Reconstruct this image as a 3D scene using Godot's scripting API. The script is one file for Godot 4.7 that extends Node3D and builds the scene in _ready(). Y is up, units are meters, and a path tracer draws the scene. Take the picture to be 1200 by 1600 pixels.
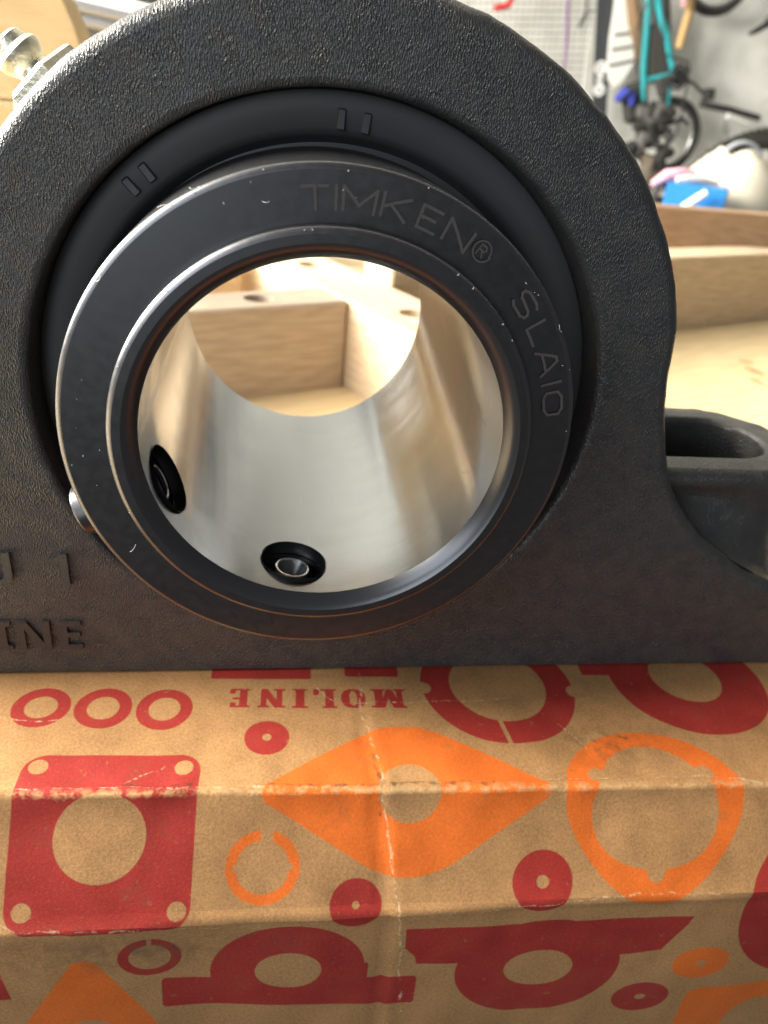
extends Node3D
# A mounted roller bearing on a printed cardboard box, on a wooden bench frame in a garage.
# The bearing is measured in units of its bore radius (30 mm); U turns those into metres.

const U := 0.03
const BASE := -2.078          # height of the casting's foot, in bore radii below the axis
const FACE := -0.6016         # front face of the casting
const COLLAR := -0.1137       # front face of the collar
const FLOOR := -4.6           # bench floor
const BENCH_TURN := 0.4451    # the bench frame is turned against the bearing

var noise := FastNoiseLite.new()


# ------------------------------------------------------------------ mesh building
class Builder:
	var v := PackedVector3Array()
	var n := PackedVector3Array()
	var t := PackedVector2Array()
	var scale := 1.0

	func tri(a: Vector3, b: Vector3, c: Vector3, na: Vector3, nb: Vector3, nc: Vector3, ua := Vector2.ZERO, ub := Vector2.ZERO, uc := Vector2.ZERO) -> void:
		var g := (b - a).cross(c - a)
		if g.length_squared() < 1e-16:
			return
		if g.dot(na + nb + nc) > 0.0:
			v.append_array([a * scale, c * scale, b * scale])
			n.append_array([na, nc, nb])
			t.append_array([ua, uc, ub])
		else:
			v.append_array([a * scale, b * scale, c * scale])
			n.append_array([na, nb, nc])
			t.append_array([ua, ub, uc])

	func flat(a: Vector3, b: Vector3, c: Vector3, outward: Vector3) -> void:
		var g := (b - a).cross(c - a).normalized()
		if g.dot(outward) < 0.0:
			g = -g
		tri(a, b, c, g, g, g, Vector2(a.x, a.y), Vector2(b.x, b.y), Vector2(c.x, c.y))

	func quad(a: Vector3, b: Vector3, c: Vector3, d: Vector3, outward: Vector3) -> void:
		flat(a, b, c, outward)
		flat(a, c, d, outward)

	# rows of points joined to a sheet with smooth normals; side +1 or -1 picks the outside
	func sheet(rows: Array, side: float, uvs: Array = [], closed := false) -> void:
		var ni := rows.size()
		var nj: int = rows[0].size()
		var nn := []
		for i in ni:
			var line := PackedVector3Array()
			line.resize(nj)
			for j in nj:
				var i0: int = maxi(i - 1, 0)
				var i1: int = mini(i + 1, ni - 1)
				var j0: int = (j - 1 + nj) % nj if closed else maxi(j - 1, 0)
				var j1: int = (j + 1) % nj if closed else mini(j + 1, nj - 1)
				var di: Vector3 = rows[i1][j] - rows[i0][j]
				var dj: Vector3 = rows[i][j1] - rows[i][j0]
				var g := di.cross(dj).normalized() * side
				line[j] = g
			nn.append(line)
		for i in ni - 1:
			for j in (nj if closed else nj - 1):
				var k := (j + 1) % nj
				var a: Vector3 = rows[i][j]
				var b: Vector3 = rows[i + 1][j]
				var c: Vector3 = rows[i + 1][k]
				var d: Vector3 = rows[i][k]
				var ua := Vector2(float(j) / nj, float(i) / ni)
				var ub := ua
				var uc := ua
				var ud := ua
				if uvs.size():
					ua = uvs[i][j]
					ub = uvs[i + 1][j]
					uc = uvs[i + 1][k]
					ud = uvs[i][k]
				tri(a, b, c, nn[i][j], nn[i + 1][j], nn[i + 1][k], ua, ub, uc)
				tri(a, c, d, nn[i][j], nn[i + 1][k], nn[i][k], ua, uc, ud)

	# a profile of (radius, z) turned about the z axis through centre; corners sharper than 40 degrees stay sharp
	func lathe(profile: Array, segs: int, centre := Vector3.ZERO, turn := Basis.IDENTITY, side := 1.0) -> void:
		var m := profile.size()
		var seg_n := []
		for i in m - 1:
			var d: Vector2 = (profile[i + 1] - profile[i]).normalized()
			seg_n.append(Vector2(-d.y, d.x) * side)
		for i in m - 1:
			var n0: Vector2 = seg_n[i]
			var n1: Vector2 = seg_n[i]
			if i > 0 and n0.dot(seg_n[i - 1]) > 0.77:
				n0 = (n0 + seg_n[i - 1]).normalized()
			if i < m - 2 and n1.dot(seg_n[i + 1]) > 0.77:
				n1 = (n1 + seg_n[i + 1]).normalized()
			for k in segs:
				var a0 := TAU * k / segs
				var a1 := TAU * (k + 1) / segs
				var d0 := Vector3(cos(a0), sin(a0), 0)
				var d1 := Vector3(cos(a1), sin(a1), 0)
				var p: Vector2 = profile[i]
				var q: Vector2 = profile[i + 1]
				var z := Vector3(0, 0, 1)
				var a: Vector3 = centre + turn * (d0 * p.x + z * p.y)
				var b: Vector3 = centre + turn * (d0 * q.x + z * q.y)
				var c: Vector3 = centre + turn * (d1 * q.x + z * q.y)
				var d: Vector3 = centre + turn * (d1 * p.x + z * p.y)
				var na: Vector3 = turn * (d0 * n0.x + z * n0.y)
				var nb: Vector3 = turn * (d0 * n1.x + z * n1.y)
				var nc: Vector3 = turn * (d1 * n1.x + z * n1.y)
				var nd: Vector3 = turn * (d1 * n0.x + z * n0.y)
				tri(a, b, c, na, nb, nc, Vector2(p.y, a0), Vector2(q.y, a0), Vector2(q.y, a1))
				tri(a, c, d, na, nc, nd, Vector2(p.y, a0), Vector2(q.y, a1), Vector2(p.y, a1))

	# a round bar along a path; radii is one number or one per point
	func tube(path: Array, radii, sides := 8, loop := false) -> void:
		var m := path.size()
		var rows := []
		var up := Vector3(0.13, 0.31, 0.94).normalized()
		for i in m:
			var a: Vector3 = path[(i - 1 + m) % m] if loop else path[maxi(i - 1, 0)]
			var b: Vector3 = path[(i + 1) % m] if loop else path[mini(i + 1, m - 1)]
			var d := (b - a).normalized()
			var x := up.cross(d).normalized()
			var y := d.cross(x)
			var r: float = radii[i] if radii is Array else radii
			var row := []
			for k in sides:
				var an := TAU * k / sides
				row.append(path[i] + x * cos(an) * r + y * sin(an) * r)
			rows.append(row)
		if loop:
			rows.append(rows[0])
		sheet(rows, -1.0, [], true)
		if not loop:
			for e in [0, m - 1]:
				var out: Vector3 = path[0] - path[1] if e == 0 else path[m - 1] - path[m - 2]
				for k in range(1, sides - 1):
					flat(rows[e][0], rows[e][k], rows[e][k + 1], out)

	# a box with chamfered edges, turned by basis
	func block(centre: Vector3, size: Vector3, bevel: float, turn := Basis.IDENTITY) -> void:
		var h := size / 2.0
		var q := func(s: Vector3, k: int) -> Vector3:  # corner s, belonging to the face across axis k
			var p := Vector3(s.x * (h.x - bevel), s.y * (h.y - bevel), s.z * (h.z - bevel))
			p[k] = s[k] * h[k]
			return centre + turn * p
		for k in 3:
			var a := (k + 1) % 3
			var b := (k + 2) % 3
			for s in [-1.0, 1.0]:
				var c := []
				for w in [[-1, -1], [1, -1], [1, 1], [-1, 1]]:
					var e := Vector3.ZERO
					e[k] = s
					e[a] = w[0]
					e[b] = w[1]
					c.append(e)
				var out := Vector3.ZERO
				out[k] = s
				quad(q.call(c[0], k), q.call(c[1], k), q.call(c[2], k), q.call(c[3], k), turn * out)
				# bevels: edge between face k and face a, running along b
				for w in [-1.0, 1.0]:
					var e0 := Vector3.ZERO
					e0[k] = s
					e0[a] = w
					e0[b] = -1
					var e1 := e0
					e1[b] = 1
					var o := Vector3.ZERO
					o[k] = s
					o[a] = w
					if bevel > 0.0:
						quad(q.call(e0, k), q.call(e1, k), q.call(e1, a), q.call(e0, a), turn * o)
		if bevel > 0.0:
			for x in [-1.0, 1.0]:
				for y in [-1.0, 1.0]:
					for z in [-1.0, 1.0]:
						var s := Vector3(x, y, z)
						flat(q.call(s, 0), q.call(s, 1), q.call(s, 2), turn * s)

	# a flat outline pushed from z0 to z1
	func prism(poly: PackedVector2Array, z0: float, z1: float, turn := Basis.IDENTITY, at := Vector3.ZERO) -> void:
		var ids := Geometry2D.triangulate_polygon(poly)
		for i in range(0, ids.size(), 3):
			for z in [z0, z1]:
				var p := []
				for k in 3:
					var w: Vector2 = poly[ids[i + k]]
					p.append(at + turn * Vector3(w.x, w.y, z))
				flat(p[0], p[1], p[2], turn * Vector3(0, 0, z - (z0 + z1) / 2.0))
		var ccw := 0.0
		for i in poly.size():
			var a := poly[i]
			var b := poly[(i + 1) % poly.size()]
			ccw += a.x * b.y - a.y * b.x
		for i in poly.size():
			var a := poly[i]
			var b := poly[(i + 1) % poly.size()]
			var o := Vector3(b.y - a.y, a.x - b.x, 0) * signf(ccw)
			quad(at + turn * Vector3(a.x, a.y, z0), at + turn * Vector3(b.x, b.y, z0), at + turn * Vector3(b.x, b.y, z1), at + turn * Vector3(a.x, a.y, z1), turn * o)

	# a rectangle (in the coordinates a, b of place) with a round hole
	func holed(rect: Rect2, hole: Vector2, r: float, na: int, nb: int, place: Callable, normal: Callable) -> void:
		var edge := []
		var e := rect.end
		for i in na:
			edge.append(Vector2(lerpf(rect.position.x, e.x, float(i) / na), rect.position.y))
		for i in nb:
			edge.append(Vector2(e.x, lerpf(rect.position.y, e.y, float(i) / nb)))
		for i in na:
			edge.append(Vector2(lerpf(e.x, rect.position.x, float(i) / na), e.y))
		for i in nb:
			edge.append(Vector2(rect.position.x, lerpf(e.y, rect.position.y, float(i) / nb)))
		var m := edge.size()
		var steps := 4
		for i in m:
			var p: Vector2 = edge[i]
			var q: Vector2 = edge[(i + 1) % m]
			var ip: Vector2 = hole + (p - hole).normalized() * r
			var iq: Vector2 = hole + (q - hole).normalized() * r
			for s in steps:
				var f0 := float(s) / steps
				var f1 := float(s + 1) / steps
				var a := ip.lerp(p, f0)
				var b := ip.lerp(p, f1)
				var c := iq.lerp(q, f1)
				var d := iq.lerp(q, f0)
				var A: Vector3 = place.call(a)
				var B: Vector3 = place.call(b)
				var C: Vector3 = place.call(c)
				var D: Vector3 = place.call(d)
				tri(A, B, C, normal.call(a), normal.call(b), normal.call(c), a, b, c)
				tri(A, C, D, normal.call(a), normal.call(c), normal.call(d), a, c, d)

	func mesh() -> ArrayMesh:
		var arr := []
		arr.resize(Mesh.ARRAY_MAX)
		arr[Mesh.ARRAY_VERTEX] = v
		arr[Mesh.ARRAY_NORMAL] = n
		arr[Mesh.ARRAY_TEX_UV] = t
		var m := ArrayMesh.new()
		m.add_surface_from_arrays(Mesh.PRIMITIVE_TRIANGLES, arr)
		return m


func maker(scale := U) -> Builder:
	var b := Builder.new()
	b.scale = scale
	return b


# ------------------------------------------------------------------ objects
func thing(called: String, label: String, category: String, at := Vector3.ZERO, group := "") -> Node3D:
	var o := Node3D.new()
	o.name = called
	add_child(o, true)
	o.position = at
	o.set_meta("label", label)
	o.set_meta("category", category)
	if group:
		o.set_meta("group", group)
	return o


func build(called: String, b: Builder, m: Material, parent: Node3D = self) -> MeshInstance3D:
	var o := MeshInstance3D.new()
	o.name = called
	o.mesh = b.mesh()
	o.material_override = m
	parent.add_child(o, true)
	# meshes are modelled in place; a part keeps that place whatever its thing's base is
	var p: Node = parent
	var off := Vector3.ZERO
	while p is Node3D and p != self:
		off += (p as Node3D).position
		p = p.get_parent()
	o.position = -off
	return o


func setting(o: Node) -> void:
	o.set_meta("kind", "structure")


func lin(r: float, g: float, b: float) -> Color:
	return Color(r, g, b).linear_to_srgb()


func mat(c: Color, rough: float, metal := 0.0, spec := 0.5) -> StandardMaterial3D:
	var m := StandardMaterial3D.new()
	m.albedo_color = c
	m.roughness = rough
	m.metallic = metal
	m.metallic_specular = spec
	return m


func noise_tex(freq: float, octaves: int, size := 1024, type := FastNoiseLite.TYPE_SIMPLEX_SMOOTH, ramp: Array = [], sd := 1) -> NoiseTexture2D:
	var f := FastNoiseLite.new()
	f.noise_type = type
	f.seed = sd
	f.frequency = freq
	f.fractal_octaves = octaves
	var t := NoiseTexture2D.new()
	t.width = size
	t.height = size
	t.seamless = true
	t.noise = f
	if ramp.size():
		var g := Gradient.new()
		var offs := PackedFloat32Array()
		var cols := PackedColorArray()
		for r in ramp:
			offs.append(r[0])
			cols.append(r[1])
		g.offsets = offs
		g.colors = cols
		t.color_ramp = g
	return t


func grey(x: float) -> Color:
	return Color(x, x, x)


func relief(m: StandardMaterial3D, t: Texture2D, cm: float, scale: Vector3) -> StandardMaterial3D:
	m.heightmap_enabled = true
	m.heightmap_texture = t
	m.heightmap_scale = cm
	m.uv1_triplanar = true
	m.uv1_scale = scale
	return m


# ------------------------------------------------------------------ the printed kraft paper
const PPU := 224.0
const PU := Vector2(-2.75, -1.75)     # (u, s) of the picture's first pixel: u along the crease, s round the box from the crease
const PW := 1680
const PH := 990
var red := PackedFloat32Array()
var orange := PackedFloat32Array()


func stamp(ink: PackedFloat32Array, box: Rect2, sdf: Callable) -> void:
	var x0 := maxi(0, int((box.position.x - PU.x) * PPU))
	var x1 := mini(PW - 1, int((box.end.x - PU.x) * PPU) + 1)
	var y0 := maxi(0, int((box.position.y - PU.y) * PPU))
	var y1 := mini(PH - 1, int((box.end.y - PU.y) * PPU) + 1)
	for y in range(y0, y1 + 1):
		for x in range(x0, x1 + 1):
			var d: float = sdf.call(Vector2(x / PPU + PU.x, y / PPU + PU.y))
			if d < 0.01:
				var k := y * PW + x
				ink[k] = maxf(ink[k], clampf(0.5 - d * PPU * 0.8, 0.0, 1.0))


func ring(ink: PackedFloat32Array, c: Vector2, r: float, hole: float, gap := -9.0, squash := 1.0) -> void:
	var cut := Vector2(cos(gap), sin(gap))
	stamp(ink, Rect2(c - Vector2(r, r) * 1.1, Vector2(r, r) * 2.2), func(p: Vector2) -> float:
		var q := p - c
		q.y /= squash
		var l := q.length()
		var d := maxf(l - r, hole - l)
		if gap > -8.0 and q.dot(cut) > 0.0:
			d = maxf(d, 0.014 - absf(q.cross(cut)))
		return d)


func segment(p: Vector2, a: Vector2, b: Vector2) -> float:
	var ab := b - a
	return p.distance_to(a + ab * clampf((p - a).dot(ab) / ab.length_squared(), 0.0, 1.0))


func rounded(p: Vector2, c: Vector2, h: Vector2, r: float) -> float:
	var q := (p - c).abs() - h + Vector2(r, r)
	return Vector2(maxf(q.x, 0), maxf(q.y, 0)).length() + minf(maxf(q.x, q.y), 0.0) - r


# distance to a polygon (negative inside)
func shape(p: Vector2, poly: PackedVector2Array) -> float:
	var d := 1e9
	for i in poly.size():
		d = minf(d, segment(p, poly[i], poly[(i + 1) % poly.size()]))
	return -d if Geometry2D.is_point_in_polygon(p, poly) else d


func letters(ink: PackedFloat32Array) -> void:
	# the maker's name in slab serifs, printed upside down seen from the front
	var font := SystemFont.new()
	font.font_names = PackedStringArray(["Droid Serif"])
	font.font_weight = 700
	var spans := {"M": [0.67, 0.435], "O": [0.375, 0.222], "L": [0.17, 0.025], "I": [-0.035, -0.125], "N": [-0.195, -0.365], "E": [-0.44, -0.56]}
	for ch in spans:
		var tm := TextMesh.new()
		tm.font = font
		tm.font_size = 64
		tm.depth = 0.05
		tm.text = ch
		var arr := tm.get_mesh_arrays()
		var vs: PackedVector3Array = arr[Mesh.ARRAY_VERTEX]
		var ids: PackedInt32Array = arr[Mesh.ARRAY_INDEX] if arr[Mesh.ARRAY_INDEX] != null else PackedInt32Array(range(vs.size()))
		var lo := Vector2(1e9, 1e9)
		var hi := Vector2(-1e9, -1e9)
		for q in vs:
			lo = lo.min(Vector2(q.x, q.y))
			hi = hi.max(Vector2(q.x, q.y))
		var span: Array = spans[ch]
		for i3 in ids.size():
			var i := i3 - i3 % 3
			var thick := (i3 % 3 - 1) * 0.011
			var tri := []
			var front := true
			for k in 3:
				var q := vs[ids[i + k]]
				front = front and q.z > 0.0
				var f := (Vector2(q.x, q.y) - lo) / (hi - lo)
				var u: float = lerpf(span[0], span[1], f.x)
				tri.append((Vector2(u + thick, lerpf(-0.885, -0.695, f.y)) - PU) * PPU)
			if not front:
				continue
			var a: Vector2 = tri[0]
			var b: Vector2 = tri[1]
			var c: Vector2 = tri[2]
			var l := a.min(b).min(c)
			var h := a.max(b).max(c)
			for y in range(int(l.y), int(h.y) + 2):
				for x in range(int(l.x), int(h.x) + 2):
					for s in 4:
						var p := Vector2(x - 0.25 + 0.5 * (s % 2), y - 0.25 + 0.5 * (s / 2))
						if Geometry2D.point_is_inside_triangle(p, a, b, c):
							ink[y * PW + x] = minf(1.0, ink[y * PW + x] + 0.25)


func print_picture() -> ImageTexture:
	red.resize(PW * PH)
	orange.resize(PW * PH)
	for c in [Vector2(-1.805, -0.7), Vector2(-1.405, -0.7), Vector2(-1.0, -0.69)]:
		ring(red, c, 0.187, 0.105)
	ring(red, Vector2(-0.3, -0.415), 0.148, 0.03)
	ring(red, Vector2(0.285, 0.72), 0.163, 0.024)
	ring(red, Vector2(1.485, 0.61), 0.2, 0.042)
	ring(red, Vector2(-0.965, 1.085), 0.19, 0.125, -PI / 2, 0.9)
	ring(red, Vector2(2.38, 1.75), 0.21, 0.04, -9.0, 0.8)
	ring(orange, Vector2(2.745, 1.4), 0.21, 0.035, -9.0, 0.75)
	# square flange plate
	var sq := Vector2(-1.245, 0.27)
	stamp(red, Rect2(-1.9, -0.4, 1.3, 1.4), func(p: Vector2) -> float:
		var q := p
		q.x += 0.02 * (p.y - 0.27)
		var d := rounded(q, sq, Vector2(0.535, 0.555), 0.14)
		d = maxf(d, 0.27 - q.distance_to(Vector2(-1.265, 0.275)))
		for h in [Vector2(-1.69, -0.19), Vector2(-0.815, -0.18), Vector2(-1.68, 0.695), Vector2(-0.79, 0.715)]:
			d = maxf(d, 0.057 - q.distance_to(h))
		return d)
	# two-bolt flange: a soft rhombus
	var rh := func(p: Vector2, c: Vector2, a: float, b: float, tip: float, hole: float) -> float:
		var q := (p - c).abs()
		var e := Vector2(a - tip, 0)
		var f := Vector2(0, b - 0.3)
		# hull of a big circle in the middle and a small one at each tip
		var d := minf(q.distance_to(e) - tip, (p - c).length() - b)
		var sx := (b - tip) / (a - tip)
		var nrm := Vector2(sx, sqrt(1.0 - sx * sx))
		var side := q.dot(nrm) - b
		var along := q.dot(Vector2(nrm.y, -nrm.x))
		if along > 0.0 and along < e.length() * nrm.y + 0.01:
			d = minf(d, side)
		return maxf(d, hole - p.distance_to(c))
	stamp(orange, Rect2(-0.4, -0.6, 2.0, 1.3), func(p: Vector2) -> float: return rh.call(p, Vector2(0.61, 0.025), 0.925, 0.535, 0.085, 0.2))
	stamp(orange, Rect2(-1.8, 0.9, 0.9, 1.1), func(p: Vector2) -> float: return rh.call(Vector2(p.y, p.x), Vector2(1.85, -1.36), 0.78, 0.43, 0.1, 0.2))
	# split collar
	stamp(red, Rect2(0.7, -1.6, 1.4, 1.3), func(p: Vector2) -> float:
		var c := Vector2(1.39, -0.93)
		var q := p - c
		var l := q.length()
		var d := maxf(l - 0.58, 0.365 - l)
		if q.y > 0.0:
			d = maxf(d, 0.016 - absf(q.x + 0.05 - (q.y - 0.45) * 0.12))
		for s in [Vector2(-0.57, 0.03), Vector2(0.58, 0.06)]:
			d = maxf(d, 0.06 - q.distance_to(s))
		return d)
	# cartridge half under the bearing at the right
	stamp(red, Rect2(2.1, -1.75, 1.7, 1.4), func(p: Vector2) -> float:
		var l := p.distance_to(Vector2(2.93, -1.03))
		var d := minf(l - 0.62, rounded(p, Vector2(2.4, -1.15), Vector2(0.6, 0.1), 0.03))
		return maxf(d, 0.28 - l))
	# three-lobed orange ring
	stamp(orange, Rect2(1.5, -0.6, 1.5, 1.5), func(p: Vector2) -> float:
		var c := Vector2(2.255, 0.14)
		var q := p - c
		var l := q.length()
		var an := atan2(q.y, q.x)
		var outer := l - 0.605 - 0.025 * cos(3.0 * an + PI / 2.0) - 0.01 * cos(4.0 * an)
		var inner := 0.435 - 0.02 * cos(3.0 * (an - PI / 2.0)) - l
		for k in 3:
			var s := Vector2.from_angle(PI / 2.0 + TAU * k / 3.0) * 0.435
			inner = maxf(inner, 0.062 - q.distance_to(s))
		return maxf(outer, inner))
	# snap ring with a gap at the top and a nick each side
	stamp(orange, Rect2(-0.6, 0.2, 0.6, 0.6), func(p: Vector2) -> float:
		var q := p - Vector2(-0.295, 0.475)
		var l := q.length()
		var d := maxf(l - 0.226, 0.163 - l)
		d = maxf(d, 0.038 - absf(q.x - 0.02) if q.y < 0.0 else -1.0)
		for s in [-0.165, 0.165]:
			d = maxf(d, 0.02 - q.distance_to(Vector2(s, 0.0)))
		return d)
	# pillow block, right way up
	stamp(red, Rect2(-1.1, 0.8, 1.95, 1.0), func(p: Vector2) -> float:
		var c := Vector2(-0.115, 1.265)
		var q := p - c
		var tilt := p.y - 0.06 * (p.x + 0.1)
		var d := minf(Vector2(q.x, q.y * 1.18).length() - 0.49, rounded(Vector2(p.x, tilt), Vector2(-0.09, 1.32), Vector2(0.49, 0.12), 0.02))
		d = minf(d, rounded(Vector2(p.x, tilt), Vector2(-0.085, 1.485), Vector2(0.82, 0.135), 0.03))
		d = maxf(d, tilt - 1.62)
		return maxf(d, 1.0 * (0.19 - Vector2(q.x * 0.9, q.y * 1.12).length())))
	# pillow block, upside down
	stamp(red, Rect2(0.5, 0.85, 2.2, 1.2), func(p: Vector2) -> float:
		var c := Vector2(1.565, 1.375)
		var q := p - c
		var d := Vector2(q.x, q.y * 1.22).length() - 0.575
		d = minf(d, shape(p, PackedVector2Array([Vector2(0.62, 0.935), Vector2(2.57, 0.925), Vector2(2.55, 1.0), Vector2(2.42, 1.26), Vector2(2.2, 1.285), Vector2(1.0, 1.29), Vector2(0.72, 1.28), Vector2(0.7, 1.2), Vector2(0.63, 1.12)])))
		d = maxf(d, p.y - 1.83)
		return maxf(d, 0.19 - Vector2(q.x * 0.8, q.y * 1.02).length()))
	# shapes that run out of the picture
	stamp(red, Rect2(2.8, 0.3, 1.2, 1.3), func(p: Vector2) -> float: return maxf(p.distance_to(Vector2(3.62, 0.9)) - 0.71, 0.25 - p.distance_to(Vector2(3.62, 0.9))))
	stamp(red, Rect2(-2.7, 1.0, 1.0, 0.6), func(p: Vector2) -> float: return shape(p, PackedVector2Array([Vector2(-2.6, 1.02), Vector2(-1.85, 1.05), Vector2(-1.8, 1.4), Vector2(-2.6, 1.45)])))
	stamp(orange, Rect2(2.6, 1.6, 1.5, 0.6), func(p: Vector2) -> float: return maxf(rounded(p, Vector2(3.4, 2.1), Vector2(0.68, 0.42), 0.12), 0.24 - p.distance_to(Vector2(3.35, 2.1))))
	stamp(red, Rect2(-0.75, -1.6, 0.8, 0.65), func(p: Vector2) -> float: return rounded(p, Vector2(-0.36, -1.25), Vector2(0.36, 0.26), 0.02))
	stamp(red, Rect2(0.2, -1.6, 0.5, 0.6), func(p: Vector2) -> float: return rounded(p, Vector2(0.45, -1.29), Vector2(0.2, 0.27), 0.02))
	stamp(red, Rect2(3.6, -0.5, 0.9, 0.9), func(p: Vector2) -> float: return maxf(p.distance_to(Vector2(4.05, -0.05)) - 0.35, 0.2 - p.distance_to(Vector2(4.05, -0.05))))
	stamp(red, Rect2(-2.75, -0.8, 0.6, 0.9), func(p: Vector2) -> float: return maxf(p.distance_to(Vector2(-2.6, -0.3)) - 0.35, 0.2 - p.distance_to(Vector2(-2.6, -0.3))))
	letters(red)

	var fibre := field(0.16, 2, 11)
	var cloud := field(0.012, 4, 12)
	var worn := field(0.045, 4, 13)
	var grain := field(0.45, 1, 14)
	var cracks := [
		[Vector2(0.36, -1.05), Vector2(0.345, -0.62), Vector2(0.42, -0.3), Vector2(0.44, -0.1), Vector2(0.43, 0.05), Vector2(0.475, 0.28), Vector2(0.53, 0.6), Vector2(0.57, 0.86), Vector2(0.61, 1.3), Vector2(0.66, 1.8)],
		[Vector2(0.02, -0.93), Vector2(0.1, -0.8), Vector2(0.2, -0.74), Vector2(0.75, -0.75), Vector2(1.4, -0.78)],
		[Vector2(-1.95, 0.71), Vector2(-1.7, 0.8), Vector2(-0.7, 0.83), Vector2(-0.3, 0.85)],
		[Vector2(0.6, 0.83), Vector2(1.2, 0.77), Vector2(1.9, 0.72), Vector2(2.2, 0.705), Vector2(2.7, 0.72)],
		[Vector2(0.2, -0.005), Vector2(-0.6, -0.015), Vector2(-1.3, -0.03), Vector2(-1.95, -0.02)],
		[Vector2(1.5, -0.06), Vector2(2.1, -0.04), Vector2(2.6, -0.06), Vector2(3.0, 0.0)],
		[Vector2(-1.2, -0.02), Vector2(-1.05, -0.13), Vector2(-0.92, -0.2)],
		[Vector2(1.75, -0.55), Vector2(1.85, -0.4), Vector2(1.9, -0.28)],
		[Vector2(-2.1, -0.62), Vector2(-1.8, -0.56), Vector2(-1.6, -0.6)]]
	var line := PackedFloat32Array()
	line.resize(PW * PH)
	for c in cracks.size():
		var wide := 0.008 if c == 0 else 0.005
		for i in cracks[c].size() - 1:
			var a: Vector2 = cracks[c][i]
			var b: Vector2 = cracks[c][i + 1]
			stamp(line, Rect2(a.min(b) - Vector2(0.05, 0.05), (b - a).abs() + Vector2(0.1, 0.1)), func(p: Vector2) -> float:
				var w := noise.get_noise_2d(p.x * 900.0, p.y * 900.0)
				return segment(p + Vector2(noise.get_noise_2d(p.y * 500.0, 7.0), noise.get_noise_2d(p.x * 500.0, 3.0)) * 0.014, a, b) - wide * (0.75 + 1.1 * w))
	# dark cracks: broken, dirty paper along the worst of the crease
	var dirt := PackedFloat32Array()
	dirt.resize(PW * PH)
	var tears := [[Vector2(0.38, -0.02), Vector2(0.62, -0.025), Vector2(0.95, -0.02), Vector2(1.15, -0.015)], [Vector2(0.4, -0.26), Vector2(0.43, 0.03)], [Vector2(-1.3, -0.055), Vector2(-1.0, -0.045), Vector2(-0.75, -0.045)], [Vector2(-0.3, -0.03), Vector2(0.4, -0.012)], [Vector2(2.17, -0.405), Vector2(2.2, -0.4)], [Vector2(0.425, 0.1), Vector2(0.42, 0.2)], [Vector2(2.4, -0.03), Vector2(2.42, -0.02)]]
	for tr in tears.size():
		var wide := 0.013 if tr == 1 or tr == 4 else 0.008
		for i in tears[tr].size() - 1:
			var a: Vector2 = tears[tr][i]
			var b: Vector2 = tears[tr][i + 1]
			stamp(dirt, Rect2(a.min(b) - Vector2(0.05, 0.05), (b - a).abs() + Vector2(0.1, 0.1)), func(p: Vector2) -> float:
				return segment(p + Vector2(noise.get_noise_2d(p.y * 700.0, 17.0), noise.get_noise_2d(p.x * 700.0, 13.0)) * 0.012, a, b) - wide * (0.8 + 1.6 * noise.get_noise_2d(p.x * 1300.0, p.y * 1300.0)))
	var kraft := Vector3(0.455, 0.24, 0.095)
	var pale := Vector3(0.68, 0.53, 0.34)
	var rc := Vector3(0.37, 0.031, 0.022)
	var oc := Vector3(0.76, 0.16, 0.02)
	var smudge := Vector3(0.1, 0.065, 0.035)
	var data := PackedByteArray()
	data.resize(PW * PH * 3)
	for y in PH:
		var s := y / PPU + PU.y
		for x in PW:
			var k := y * PW + x
			var u := x / PPU + PU.x
			var f := fibre[k] / 255.0 - 0.5
			var g := grain[k] / 255.0 - 0.5
			var cl := cloud[k] / 255.0 - 0.5
			var w := worn[k] / 255.0 - 0.5
			var c := kraft * (1.0 + 0.4 * f + 0.4 * g + 0.36 * cl)
			var cover := 1.0 - clampf((w - 0.3) * 4.0, 0.0, 0.35) - clampf((g + f - 0.5) * 1.2, 0.0, 0.35)
			# worn, rubbed edge along the crease, with its highlight painted in
			var rub_and_highlight := clampf(1.0 - absf(s - 0.012) / (0.012 + 0.04 * (w + 0.5)), 0.0, 1.0) * clampf(0.55 + 2.4 * w + 0.8 * f, 0.0, 1.0)
			cover *= 1.0 - 0.35 * rub_and_highlight
			c = c.lerp(rc * (1.0 + 0.25 * f + 0.3 * cl + 0.15 * g), red[k] * cover)
			c = c.lerp(oc * (1.0 + 0.22 * f + 0.25 * cl + 0.12 * g), orange[k] * cover)
			c = c.lerp(Vector3(0.74, 0.48, 0.22), rub_and_highlight * 0.6)
			# dirt rubbed into the front edge at the left and near the crease
			var grime_and_tone := clampf(1.0 - absf(s - 1.0 - 0.1 * cl) / 0.28, 0.0, 1.0) * clampf((0.4 - u) / 1.2, 0.0, 1.0) * clampf(0.55 + 1.8 * cl + w, 0.0, 1.0)
			grime_and_tone = maxf(grime_and_tone, clampf(1.0 - Vector2((u - 2.05) / 0.45, (s + 0.36) / 0.3).length(), 0.0, 1.0) * clampf(0.3 + 2.0 * w, 0.0, 1.0))
			grime_and_tone = maxf(grime_and_tone, clampf(1.1 * (cl - 0.12) + 0.5 * w, 0.0, 0.32))
			grime_and_tone = maxf(grime_and_tone, clampf((s - 0.95) * 0.3 + 0.5 * cl, 0.0, 0.34))  # tone darkens towards the bottom of the front
			grime_and_tone = maxf(grime_and_tone, clampf(0.4 - absf(s + 0.01) * 9.0, 0.0, 0.4) * clampf(3.0 * (w + 0.02), 0.0, 1.0))
			c = c.lerp(smudge, grime_and_tone * 0.62)
			c = c.lerp(pale * 1.15, line[k] * clampf(0.22 + 1.3 * w + 1.0 * f, 0.0, 0.7))
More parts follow.
